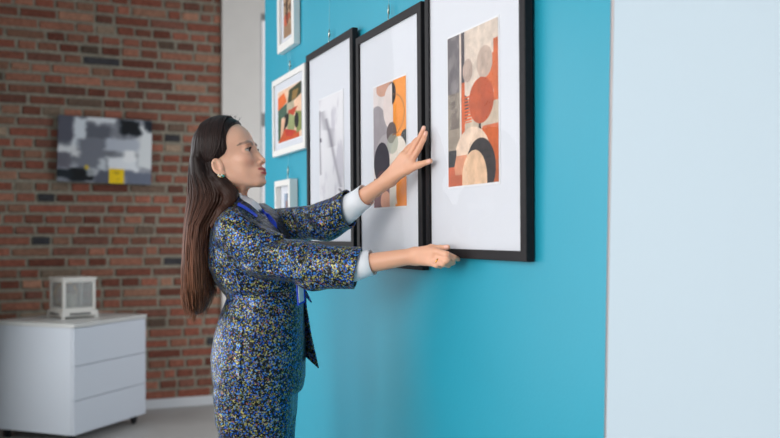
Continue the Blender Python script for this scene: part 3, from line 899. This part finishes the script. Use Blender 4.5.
for a_, b_ in (((.1045, 2.293, 1.4695), (.076, 2.312, 1.461)), ((.0945, 2.3165, 1.5455), (.088, 2.316, 1.528)), ((.089, 2.327, 1.5605), (.083, 2.329, 1.543)), ((.143, 2.190, 1.2475), (.125, 2.203, 1.2435)), ((.167, 2.165, 1.218), (.156, 2.152, 1.2225))):
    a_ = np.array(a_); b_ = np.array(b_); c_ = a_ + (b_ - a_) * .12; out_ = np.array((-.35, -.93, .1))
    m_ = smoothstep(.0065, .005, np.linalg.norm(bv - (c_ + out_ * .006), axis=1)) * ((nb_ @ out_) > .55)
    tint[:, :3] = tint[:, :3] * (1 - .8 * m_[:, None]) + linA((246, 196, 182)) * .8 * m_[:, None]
ca_ = body.data.color_attributes.new('tint', 'FLOAT_COLOR', 'POINT'); ca_.data.foreach_set('color', tint.ravel())

# eyes and lashes
for sy in (-1, 1):
    c = from_head(unwarp((77.6, sy * 31, -.6)))[0]
    bm = bmesh.new(); bmesh.ops.create_uvsphere(bm, u_segments=40, v_segments=28, radius=.0121)
    for v in bm.verts: v.co += Vector(c)
    e = obj('eye', bm, M_EYE, woman, True)
    g = np.array([.97, -.05 if sy < 0 else -.02, .10]); g /= np.linalg.norm(g)
    co = np.array([v.co for v in e.data.vertices]) - c; ang = np.degrees(np.arccos(np.clip(co @ g / .0121, -1, 1)))
    cc = np.ones((len(co), 4)); cc[:, :3] = linA((206, 196, 190))
    cc[ang < 33, :3] = linA((52, 34, 28)); cc[ang < 12, :3] = linA((8, 6, 6))
    a_ = e.data.color_attributes.new('paint', 'FLOAT_COLOR', 'POINT'); a_.data.foreach_set('color', cc.ravel())
    bm = bmesh.new()
    for k in range(26):
        t = k / 25; yy = 31.5 - 12 + 24 * t
        zz = -.6 + 4.5 * math.sqrt(max(0, 1 - ((yy - 31.5) / 12.6) ** 2))
        xx = 77.5 + math.sqrt(max(0, 13.2 ** 2 - (zz) ** 2 - ((yy - 31) * .9) ** 2)) + .1
        ln = 5.5 + 3.5 * t
        pts = from_head(unwarp([(xx, sy * yy, zz), (xx + ln * .6, sy * (yy + t * 2.2), zz + .1), (xx + ln, sy * (yy + t * 4), zz + 2.4)]))
        add_tube(bm, pts, [.0006, .0004, .00012], 4)
    obj('eyelashes', bm, M_LASH, woman)

# ------------------------------------------------------------------ hair
def hx(px): return (px - 390) / 883 * 2.6
def hz(py): return 1.28 + (234 - py) / 883 * 2.6
HPY = [127, 140, 160, 175, 185, 195, 203, 210, 218, 225, 250, 270, 290, 303, 313]
HLf = [203, 195.5, 191.5, 190, 189.8, 189.5, 189, 188.5, 188.2, 188, 187, 186, 186, 189, 195]
HRt = [222, 219, 211, 220, 231, 239, 238, 232, 225, 218, 213, 213, 212, 206, 202]
HZ = [hz(v) for v in HPY][::-1]
HXC = [hx((a + b) / 2) for a, b in zip(HLf, HRt)][::-1]
HA = [(hx(b) - hx(a)) / 2 for a, b in zip(HLf, HRt)][::-1]
HB = [.050, .070, .077, .080, .082, .084, .088, .092, .095, .097, .102, .104, .098, .082, .055][::-1]
def hair_f(p):
    q = to_head(p); s = q.copy(); s[:, 1] = np.abs(q[:, 1])
    c = elp(s, (3, 0, 26), (89, 79, 85))
    ang = np.arctan2(s[:, 1], s[:, 0] - 5)
    c = c - 1.6 * np.sin(ang * 46 + q[:, 2] * .05) * smoothstep(100, 60, q[:, 2])
    # hairline: keep what lies behind it
    hl_x = np.interp(q[:, 2], [-90, -60, -38, -20, -8, 5, 25, 42, 58, 70, 80, 110], [-20, -20, -18, 3, 27, 37, 38, 40, 46, 53, 62, 74])
    hl_x = hl_x + (1 - smoothstep(0, 45, s[:, 1])) * np.interp(q[:, 2], [40, 70, 82], [26, 7, 0])
    c = smax(c, q[:, 0] - hl_x, 5)
    c = smax(c, -q[:, 2] - 60, 10)
    c = c / 1000
    yy = 2.60 - .0 * p[:, 2]
    f = loft(p, HZ, HXC, HA, HB, [2.60] * len(HZ), hz(313), hz(128), 2.3)
    th = np.arctan2(p[:, 1] - 2.6, (p[:, 0] - np.interp(p[:, 2], HZ, HXC)) * 2.4)
    f = f + (1 - smoothstep(hz(200), hz(170), p[:, 2])) * (.0016 * np.sin(th * 34 + 6 * np.sin(p[:, 2] * 11)) + .0022 * np.sin(th * 13 + 9 * np.sin(p[:, 2] * 7 + th)))
    f = smax(f, -(elp(s, (13, 86, -45), (17, 20, 24)) / 1000), .004)   # clear of the ears
    pp = p.copy(); pp[:, 1] = 2.6 - np.abs(p[:, 1] - 2.6)
    lk = chain(pp, LOCK, [.013, .017, .020, .021, .018, .012, .007], .01)
    lk = lk + .0006 * np.sin((p[:, 0] * .75 + p[:, 2] * .6) * 900)
    lk = smax(lk, -(elp(s, (13, 86, -45), (17, 20, 24)) / 1000), .003)
    return smin(smin(c, f, .012), lk, .008)
LOCK = [((px_ - 390) / 883 * Y_, Y_, 1.28 + (234 - py_) / 883 * Y_) for px_, py_, Y_ in ((212, 166, 2.535), (216, 175, 2.532), (223, 184, 2.530), (230.5, 193, 2.525), (230, 201, 2.515), (222, 211, 2.50), (212, 226, 2.49))]
M0, hv = net_mesh('hair_base', hair_f, (-.64, 2.46, 1.04), (-.38, 2.74, 1.66), .0026, M_HAIR, None, 1.6)
bm = bmesh.new(); bm.from_mesh(M0.data)
lay = bm.verts.layers.float.new('strand')
for v in bm.verts: v[lay] = .8
def strand(pts, r, val):
    n0 = len(bm.verts); add_tube(bm, pts, r, 5)
    bm.verts.ensure_lookup_table()
    for v in bm.verts[n0:]: v[lay] = val
R2 = random.Random(12)
zt, zb = hz(134), hz(318)
SZ = [hz(318), hz(303), hz(290)]
def tips(z, a, xc):          # the ends fan out a little wider than the body of the hair
    if z > hz(290): return a, xc
    L_ = np.interp(z, SZ, [hx(188), hx(184.5), hx(184)]); R_ = np.interp(z, SZ, [hx(205), hx(212), hx(214)])
    return (R_ - L_) / 2, (R_ + L_) / 2
# falling locks lie on the hair's surface
for k in range(620):
    th = R2.uniform(-math.pi, math.pi)
    if R2.random() < .5: th = R2.uniform(-2.6, -.5)       # more of them on the side towards the camera
    z0 = R2.uniform(hz(175), zt) if R2.random() < .6 else R2.uniform(hz(260), zt)
    z1 = zb + abs(R2.gauss(0, .035)) + (.03 if abs(th) < .8 else 0) + .015*math.sin(th*5)
    if math.cos(th) > .2: z0 = min(z0, hz(214))
    if z0 - z1 < .05: continue
    n = 16; pts = []; ph = R2.uniform(0, 6.28); am = R2.uniform(.0, .06)
    off = R2.uniform(-.001, .003); fr = R2.uniform(.35, 1.0) if z1 < hz(300) else 1.0
    for i in range(n):
        t = i / (n - 1); z = z0 + (z1 - z0) * t
        a = np.interp(z, HZ, HA) ; b = np.interp(z, HZ, HB); xc = np.interp(z, HZ, HXC)
        a, xc = tips(z, a, xc)
        if z < hz(290): a *= fr; b *= fr
        tt = th + am * math.sin(ph + t * 5) * 2
        c, s_ = math.cos(tt), math.sin(tt)
        k_ = (abs(c) ** 2.3 + abs(s_) ** 2.3) ** (-1 / 2.3)
        fl = off - .007 * max(0, 1 - i / 5) + .005 * math.sin(ph + 7 * t) * t * t
        pts.append((xc + (a + fl) * c * k_, 2.6 + (b + fl) * s_ * k_, z))
    r0 = R2.uniform(.0010, .0024)
    strand(pts, [r0 * (.3 + .7 * min(1, i / 3)) * (1 - .8 * max(0, i / (n - 1) - .6) / .4) for i in range(n)], R2.uniform(.5, 1.9))
# combed hair over the skull, from the parting back behind the ear
def cap_pt(x, y, z, off=0):
    d = np.array([x - 4, y, z - 27], float); k = np.linalg.norm(d / np.array([90, 79, 86]))
    return np.array([4, 0, 27]) + d / k * (1 + off / 85)
for k in range(420):
    sy = -1 if R2.random() < .7 else 1
    u = R2.random(); x0 = 56 - 110 * u
    P = []
    xm = np.interp(u, [0, .5, 1], [26, -20, -66]) + R2.uniform(-3, 3); xe = np.interp(u, [0, .5, 1], [-26, -48, -72])
    for i in range(12):
        t = i / 11
        if t < .5:
            a = t / .5; x = x0 + (xm - x0) * a ** 1.4; y = sy * (3 + 76 * math.sin(a * math.pi / 2)); z = 110 * math.cos(a * math.pi / 2) + 22 - 4*a
        else:
            a = (t - .5) / .5; x = xm + (xe - xm) * a; y = sy * 78; z = 18 - 62 * a
        P.append(cap_pt(x, y, z, R2.uniform(.2, .9) + 1.0))
    r0 = R2.uniform(.0008, .0016)
    strand(from_head(P), [r0 * (.4 + .6 * min(1, i / 2)) * (1 - .6 * max(0, i - 8) / 3) for i in range(12)], R2.uniform(.55, 1.7))
# loose hairs around the crown and temple
for k in range(26):
    a = R2.uniform(-1.2, 1.2); x = R2.uniform(20, 62)
    p0 = cap_pt(x, R2.uniform(-40, 25), 92, 0); d = np.array([R2.uniform(2, 12), R2.uniform(-5, 5), R2.uniform(5, 12)])
    P = [p0, p0 + d * .5 + (1, 0, 1), p0 + d]
    strand(from_head(P), [.0003, .00025, .0001], 1.0)
me = bpy.data.meshes.new('hair'); bm.to_mesh(me); bm.free()
old = M0.data; bpy.data.objects.remove(M0); bpy.data.meshes.remove(old)
obj('hair', me, M_HAIR, woman, True)

# ------------------------------------------------------------------ clothes
def bx(px, Y=2.6): return (px - 390) / 883 * Y
def bz_(py, Y=2.6): return 1.28 + (234 - py) / 883 * Y
JPY = [200, 212, 224, 240, 265, 282, 290, 297, 304, 315, 335, 356, 378, 392]
JL = [228, 220, 213, 210.5, 209, 216, 222, 227.5, 225, 220.5, 215, 212, 214, 218.5]
JR = [256, 266, 274, 284, 298, 302, 302.5, 303, 303, 303.5, 304.5, 305, 304.5, 302]
JB = [.07, .12, .155, .165, .165, .155, .148, .143, .146, .155, .175, .186, .186, .184]
JZ = [bz_(v) for v in JPY][::-1]; JXC = [bx((a+b)/2) for a, b in zip(JL, JR)][::-1]; JA = [(bx(b)-bx(a))/2 for a, b in zip(JL, JR)][::-1]; JBB = JB[::-1]
def sleeve(p, a, b, ra, rb, stretch, cut=None, n=None, hollow=.006):
    """tapered sleeve, taller than wide; cut = point where it ends, n = outward direction there"""
    a = np.array(a); b = np.array(b); ba = b - a
    t = np.clip((p - a) @ ba / (ba @ ba), 0, 1.0)
    v = p - a - t[:, None] * ba
    q = v.copy(); q[:, 2] /= stretch
    r = ra + (rb - ra) * t
    d = np.linalg.norm(q, axis=1) - r
    return d
def fold(p, a, b, w, amp):
    """crease running from a to b, as deep wherever the cloth's surface lies; tapers at both ends"""
    a = np.array(a, float); b = np.array(b, float); ym = (a[1] + b[1]) / 2
    q = p[:, [0, 2]]; a2 = a[[0, 2]]; ba = b[[0, 2]] - a2; L2 = ba @ ba
    t = (q - a2) @ ba / L2; tc = np.clip(t, 0, 1)
    d = np.linalg.norm(q - a2 - tc[:, None] * ba, axis=1)
    m = smoothstep(.10, .07, np.abs(p[:, 1] - ym)) * (.35 + .65 * np.sin(np.pi * np.clip(tc, .06, .94)))
    k = 1.0 if w < .005 else .62
    return k * amp * m * np.exp(-(d / (w * (1.1 if w > .005 else 1))) ** 2)
RS0, RS1 = np.array((-.390, 2.475, 1.238)), np.array((-.205, 2.368, 1.192)); RS2 = np.array((-.03, 2.300, 1.190))
LS0, LS1 = np.array((-.375, 2.730, 1.300)), np.array((-.185, 2.570, 1.318)); LS2 = np.array((-.07, 2.475, 1.375))
RN = np.array((.978, -.10, -.19)); RN /= np.linalg.norm(RN); RC = np.array((-.0845, 2.312, 1.19))
LN = np.array((.90, -.40, .09)); LN /= np.linalg.norm(LN); LC = np.array((-.122, 2.50, 1.352))
def jacket_f(p):
    d = loft(p, JZ, JXC, JA, JBB, [2.61] * len(JZ), .818, 1.40, 2.25)
    d = smin(d, cap(p, (-.425, 2.480, 1.298), (-.395, 2.735, 1.298), .052, .050), .04)
    # neck opening and V front
    q = to_head(p)
    nk = cap(q, (-20, 0, -70), (-55, 0, -190), 60, 55) / 1000
    v = p - np.array([-.30, 2.605, 1.250])
    wedge = smax((np.abs(v[:, 1]) - .62 * np.maximum(v[:, 2], -.01)) * .85, -(p[:, 0] + .43), .01)
    d = smax(d, -smax(nk, 1.335 - p[:, 2], .01), .008)
    d = smax(d, -wedge, .006)
    # right sleeve
    r = smin(sleeve(p, RS0, RS1, .056, .050, 1.22), sleeve(p, RS1, RS2, .050, .0465, 1.18), .02)
    r = smin(r, cap(p, (-.43, 2.475, 1.282), (-.34, 2.435, 1.215), .058, .05), .03)
    inner = sleeve(p, RS1, RS2, .045, .041, 1.18)
    tR = (p - RC) @ RN
    r = smax(r, tR, .002)
    r = smax(r, -smax(inner, -tR - .035, .002), .002)
    # left sleeve
    l = smin(sleeve(p, LS0, LS1, .056, .050, 1.0), sleeve(p, LS1, LS2, .050, .052, 1.05), .03)
    inner = sleeve(p, LS1, LS2, .045, .047, 1.05)
    tL = (p - LC) @ LN
    l = smax(l, tL, .002)
    l = smax(l, -smax(inner, -tL - .035, .002), .002)
    d = smin(d, r, .012); d = smin(d, l, .014)
    # creases (grooves +, ridges -)
    for a, b, w_, m_ in CREASES: d = d + fold(p, a, b, w_, m_)
    return d
CREASES = [((-.375, 2.395, 1.245), (-.25, 2.335, 1.275), .009, .017), ((-.37, 2.395, 1.225), (-.24, 2.31, 1.252), .012, -.010),
    ((-.41, 2.39, 1.205), (-.29, 2.33, 1.190), .008, .015), ((-.42, 2.39, 1.185), (-.27, 2.32, 1.172), .011, -.010),
    ((-.35, 2.37, 1.155), (-.19, 2.30, 1.150), .008, .008), ((-.22, 2.31, 1.250), (-.235, 2.29, 1.195), .008, .017), ((-.205, 2.31, 1.245), (-.225, 2.28, 1.19), .008, -.007),
    ((-.235, 2.29, 1.195), (-.27, 2.32, 1.165), .008, .006), 
    ((-.46, 2.43, 1.29), (-.39, 2.41, 1.24), .012, .004), ((-.50, 2.46, 1.24), (-.44, 2.42, 1.16), .014, .005),
    ((-.26, 2.59, 1.345), (-.20, 2.52, 1.275), .009, .015), ((-.29, 2.64, 1.345), (-.27, 2.57, 1.27), .009, .015), ((-.235, 2.56, 1.345), (-.18, 2.50, 1.275), .010, -.006),
    
    ((-.49, 2.44, 1.108), (-.25, 2.42, 1.112), .007, .016), ((-.455, 2.43, 1.318), (-.36, 2.41, 1.298), .007, .010), ((-.50, 2.44, 1.20), (-.43, 2.42, 1.13), .010, .010), ((-.50, 2.5, 1.13), (-.45, 2.45, 1.10), .010, .010), ((-.44, 2.44, 1.115), (-.33, 2.42, 1.11), .010, -.006),
    ((-.405, 2.425, 1.07), (-.405, 2.42, .82), .0035, .003), ((-.385, 2.42, 1.0), (-.27, 2.45, .998), .003, .003),
    ((-.31, 2.43, 1.10), (-.33, 2.42, 1.03), .012, .004), ((-.44, 2.42, .93), (-.34, 2.41, .90), .02, .004), ((-.48, 2.45, 1.03), (-.42, 2.42, 1.00), .014, .004)]
jk, _ = net_mesh('jacket', jacket_f, (-.60, 2.18, .80), (-.02, 2.86, 1.42), .0030, M_FAB, woman, 1.7)

def shirt_f(p):
    d = loft(p, [1.0, 1.16, 1.24, 1.30, 1.345, 1.375], [-.385, -.375, -.385, -.405, -.435, -.462], [.095, .108, .100, .085, .066, .054],
             [.12, .13, .13, .12, .075, .056], [2.61] * 6, 1.0, 1.376)
    return d
shirt_o, _ = net_mesh('shirt', shirt_f, (-.56, 2.44, .98), (-.24, 2.78, 1.40), .004, M_SHIRT, woman)

def sheet(name, pts, faces, m, thick=.0025, sub=2, parent=woman):
    """cloth panel with real thickness"""
    b0 = bmesh.new(); vs = [b0.verts.new(p) for p in pts]
    for f in faces: b0.faces.new([vs[i] for i in f])
    if sub: bmesh.ops.subdivide_edges(b0, edges=b0.edges[:], cuts=sub, use_grid_fill=True)
    b0.normal_update(); b0.verts.index_update()
    co = [v.co.copy() for v in b0.verts]; nr = [v.normal.copy() for v in b0.verts]
    fc = [[v.index for v in f.verts] for f in b0.faces]; be = [[v.index for v in e.verts] for e in b0.edges if len(e.link_faces) == 1]
    b0.free()
    bm = bmesh.new()
    A = [bm.verts.new(c + n * thick / 2) for c, n in zip(co, nr)]; Bv = [bm.verts.new(c - n * thick / 2) for c, n in zip(co, nr)]
    for f in fc: bm.faces.new([A[i] for i in f]); bm.faces.new([Bv[i] for i in f][::-1])
    for a, b in be: bm.faces.new((A[a], A[b], Bv[b], Bv[a]))
    return obj(name, bm, m, parent, False)
def P(px, py, Y): return Vector((bx(px, Y), Y, 1.28 + (234 - py) / 883 * Y))
def strip(name, L, R, m, thick=.003, parent=woman):
    n = len(L); f = [(i, i + 1, n + i + 1, n + i) for i in range(n - 1)]
    return sheet(name, L + R, f, m, thick, 1, parent)
from mathutils.bvhtree import BVHTree
def bvh(*os):
    vs, fs = [], []
    for o in os:
        n = len(vs); vs += [v.co[:] for v in o.data.vertices]; fs += [[i + n for i in q.vertices] for q in o.data.polygons]
    return BVHTree.FromPolygons(vs, fs)
TREE = bvh(jk, shirt_o, body)
EYE0 = Vector((0, 0, 1.28))
def S(px, py, off, Yd):
    d = Vector(((px - 390) / 883, 1, (234 - py) / 883)).normalized()
    h = TREE.ray_cast(EYE0, d)
    if h[0] is None or abs(h[0].y - Yd) > .06: return P(px, py, Yd)
    return h[0] + h[1] * off
def srf(pts, off, Yd): return [S(x, y, off, Yd if not hasattr(Yd, '__len__') else Yd[i]) for i, (x, y) in enumerate(pts)]
# shirt collar points
strip('shirt_collar', srf([(239, 193.5), (246, 196.5), (253, 199.8), (258, 203.5), (262.5, 212), (267, 222)], .003, [2.55, 2.55, 2.56, 2.57, 2.56, 2.55]),
      srf([(239.5, 198), (244, 202.5), (249, 208), (254, 213), (259, 217.5), (266, 223)], .003, [2.53, 2.52, 2.52, 2.52, 2.52, 2.53]), M_SHIRT, .0025)
# lapels
NLI = [(238, 196.5), (244, 201.5), (249, 206.5), (255, 212), (261, 217.5), (268, 223.5), (275, 230), (284, 239)]
NLO = [(234, 204), (237, 210), (241, 216), (248, 221.5), (256, 226), (264, 230.5), (273, 236), (284, 242)]
strip('lapel', srf(NLI, .006, [2.50, 2.495, 2.49, 2.485, 2.485, 2.485, 2.485, 2.485]), srf(NLO, .0045, [2.46] * 8), M_LAPEL, .004)
strip('lapel', srf([(258, 204), (263, 211.5), (270, 221), (278, 231), (286, 240)], .004, [2.62, 2.60, 2.58, 2.56, 2.54]),
      srf([(264, 203.5), (272, 208.5), (280, 217), (286, 227), (291, 239)], .004, [2.68, 2.66, 2.64, 2.61, 2.56]), M_LAPEL, .004)
# far front panel of the open jacket
strip('jacket_front_panel', [P(300, 286, 2.66), P(301, 305, 2.66), P(301, 330, 2.66), P(302, 353, 2.66)],
      [P(305, 290, 2.64), P(306.5, 308, 2.63), P(311, 335, 2.62), P(318.5, 368, 2.62)], M_FAB, .004)
strip('jacket_front_panel', [P(301, 284, 2.60), P(303, 293, 2.60)], [P(304, 287, 2.58), P(311.5, 302.5, 2.58)], M_FAB, .004)

# shirt cuffs
def cuff(c0, c1, r0, r1, stretch=1.1):
    c0, c1 = Vector(c0), Vector(c1); d = (c1 - c0).normalized()
    a = d.cross(Vector((0, 0, 1))).normalized(); b = a.cross(d).normalized()
    bm = bmesh.new(); rings = []; n = 36
    prof = [(0, r0), (.35, (r0+r1)/2+.0008), (.7, r1+.0004), (1, r1), (1.0, r1-.0022), (.6, r1-.003), (0, r0-.003)]
    for t, r in prof:
        rings.append([bm.verts.new(c0 + (c1-c0)*t + (a*math.cos(x)+b*math.sin(x)*stretch)*(r+.0012*math.sin(3*x+t*3))) for x in [2*math.pi*k/n for k in range(n)]])
    for q, s in zip(rings, rings[1:] + rings[:1]):
        for k in range(n): bm.faces.new((q[k], q[(k+1) % n], s[(k+1) % n], s[k]))
    o = obj('shirt_cuff', bm, M_SHIRT, woman, True); return o
def along(a, b, t): return Vector(a) + (Vector(b) - Vector(a)) * t
cuff(along(EL_R, WR_R, .28) + Vector((0, 0, -.004)), along(EL_R, WR_R, .575), .0365, .0310)
cuff(along(EL_L, WR_L, .20), along(EL_L, WR_L, .62), .0385, .0300)

# trousers
def trousers_f(p):
    d = loft(p, [.76, .82, .90, 1.02], [bx(256), bx(256.5), bx(257), bx(260)], [.112, .113, .116, .10], [.168, .172, .170, .135], [2.61] * 4, .74, 1.02, 2.3)
    for sy in (-1, 1):
        y = 2.61 + sy * .085
        l = loft(p, [.05, .30, .50, .68, .82], [-.40, -.395, -.388, -.388, -.392], [.086, .088, .092, .098, .112], [.078, .076, .078, .084, .088], [y] * 5, .055, .84, 2.2)
        d = smin(d, l, .02)
    d = d + fold(p, (-.415, 2.43, .82), (-.415, 2.43, .60), .004, .004) + fold(p, (-.39, 2.43, .80), (-.36, 2.42, .6), .012, .003)
    return d
net_mesh('trousers', trousers_f, (-.55, 2.40, .04), (-.24, 2.82, 1.04), .0045, M_FAB, woman, 1.7)
for sy in (-1, 1):
    y0 = 2.61 + sy * .085
    def shoe_f(p, y0=y0):
        d = smin(elp(p, (-.40, y0, .045), (.055, .037, .045)), elp(p, (-.27, y0, .028), (.09, .042, .030)), .03)
        return smax(smax(d, -p[:, 2] + .0, .003), p[:, 2] - .075, .004)
    net_mesh('shoe', shoe_f, (-.48, y0 - .06, -.01), (-.15, y0 + .06, .10), .004, M_SHOE, woman)

# lanyard, badge, earring, ring
def ribbon(name, pts, w, m, parent=woman):
    L_, R_ = [], []
    for i, p in enumerate(pts):
        d = (pts[min(i+1, len(pts)-1)] - pts[max(i-1, 0)]).normalized()
        v = Vector((0, 1, 0)).cross(d).normalized() * w / 2
        L_.append(p + v); R_.append(p - v)
    return strip(name, L_, R_, m, .0012, parent)
TREE = bvh(jk, shirt_o, body, *[o for o in woman.children if o.name.startswith('lapel')])
lan = strip('lanyard', srf([(239, 203.5), (244, 206.5), (250, 210.5), (257, 216)], .003, 2.45), srf([(237.5, 206), (243, 209), (249.2, 212.8), (256.3, 218)], .003, 2.45), M_BLUE, .0015)
strip('lanyard', srf([(261.5, 209), (267.5, 217.5), (274, 225.5), (280, 232), (284.5, 237)], .011, [2.57, 2.56, 2.54, 2.52, 2.50]), srf([(260, 211.5), (265, 219.5), (271, 227.5), (277.5, 234.5), (283, 239)], .011, [2.57, 2.56, 2.54, 2.52, 2.50]), M_BLUE, .0015)
bdg = sheet('badge', [P(296.3, 284, 2.47), P(304.2, 284, 2.50), P(305, 302, 2.50), P(298, 305.8, 2.47)], [(0, 1, 2, 3)], M_BLUE, .003, 0)
sheet('badge_card', [P(298, 284, 2.466), P(303, 284, 2.489), P(303.8, 300.6, 2.490), P(299.3, 303, 2.466)], [(0, 1, 2, 3)], M_CARD, .0015, 0, bdg)
bm = bmesh.new()
ec = from_head((9, -72, -68))[0]
for k, (dx, dz_, r) in enumerate(((-7, 1, 3.6), (-2.5, -2.5, 3.4), (2, 1.5, 3.2))):
    q = bmesh.ops.create_icosphere(bm, subdivisions=2, radius=r / 1000)
    for v in q['verts']: v.co += Vector(ec) + Vector((dx / 1000, -.002, dz_ / 1000))
er = obj('earring', bm, M_PEARL, woman, True)
bm = bmesh.new(); q = bmesh.ops.create_icosphere(bm, subdivisions=2, radius=.0040)
for v in q['verts']: v.co += Vector(ec) + Vector((.0065, -.002, -.002))
obj('gem', bm, M_TURQ, er, True)
bm = bmesh.new(); add_tube(bm, [Vector(ec) + Vector((.009*math.cos(t), 0, .0045*math.sin(t)-.001)) for t in np.linspace(0, 2*math.pi, 20)], .0012, 6)
obj('clasp', bm, M_GOLD, er, True)
# ring on the lower hand
a, b = Vector(RF[2][0]), Vector(RF[2][1]); c = a + (b - a) * .62; d = (b - a).normalized(); u_ = d.cross(Vector((0, 0, 1))).normalized(); w_ = d.cross(u_)
bm = bmesh.new(); add_tube(bm, [c + (u_*math.cos(t)+w_*math.sin(t))*.0094 for t in np.linspace(0, 2*math.pi, 28)], .0018, 8)
obj('finger_ring', bm, M_GOLD, woman, True)

# everything above was modelled in world metres: hang it on the person's base
for o in woman.children:
    o.matrix_parent_inverse = INV

# ------------------------------------------------------------------ light, camera
def area(name, loc, to, sx, sy, e, c=(255, 255, 255), spread=180):
    l = bpy.data.lights.new(name, 'AREA'); l.shape = 'RECTANGLE'; l.size = sx; l.size_y = sy; l.energy = e; l.color = lin(c); l.spread = math.radians(spread)
    o = bpy.data.objects.new(name, l); COL.objects.link(o); o.location = loc
    o.rotation_euler = (Vector(to) - Vector(loc)).to_track_quat('-Z', 'Y').to_euler(); return o
area('window_light_left', (-3.3, 3.0, 1.5), (.1, 1.7, 1.1), 4.2, 2.6, 104, (250, 252, 255))
area('fill_light_front', (-2.2, -1.6, 1.9), (1.0, 2.6, 1.1), 3.4, 2.4, 32, (255, 251, 247), 66)  # soft fill added from the camera side, stands for no window
area('window_light_back', (1.1, 5.3, 1.5), (-1.6, 5.9, .9), 1.4, 1.8, 40, (245, 248, 255))
w = bpy.data.worlds.new('World'); bpy.context.scene.world = w; w.use_nodes = True
w.node_tree.nodes['Background'].inputs['Color'].default_value = (.8, .86, .95, 1)
w.node_tree.nodes['Background'].inputs['Strength'].default_value = .2

cam = bpy.data.cameras.new('Camera'); co = bpy.data.objects.new('Camera', cam); COL.objects.link(co)
co.location = (0, 0, 1.28); co.rotation_euler = (math.radians(90), 0, 0)
cam.sensor_width = 36; cam.lens = 883 / 780 * 36; cam.shift_y = 15 / 780
cam.clip_start = .05
cam.dof.use_dof = True; cam.dof.focus_distance = 2.4; cam.dof.aperture_fstop = 2.6
sc = bpy.context.scene; sc.camera = co
sc.view_settings.view_transform = 'Standard'; sc.view_settings.look = 'None'
sc.view_settings.exposure = -0.12; sc.view_settings.gamma = 1
sc.view_settings.use_curve_mapping = False
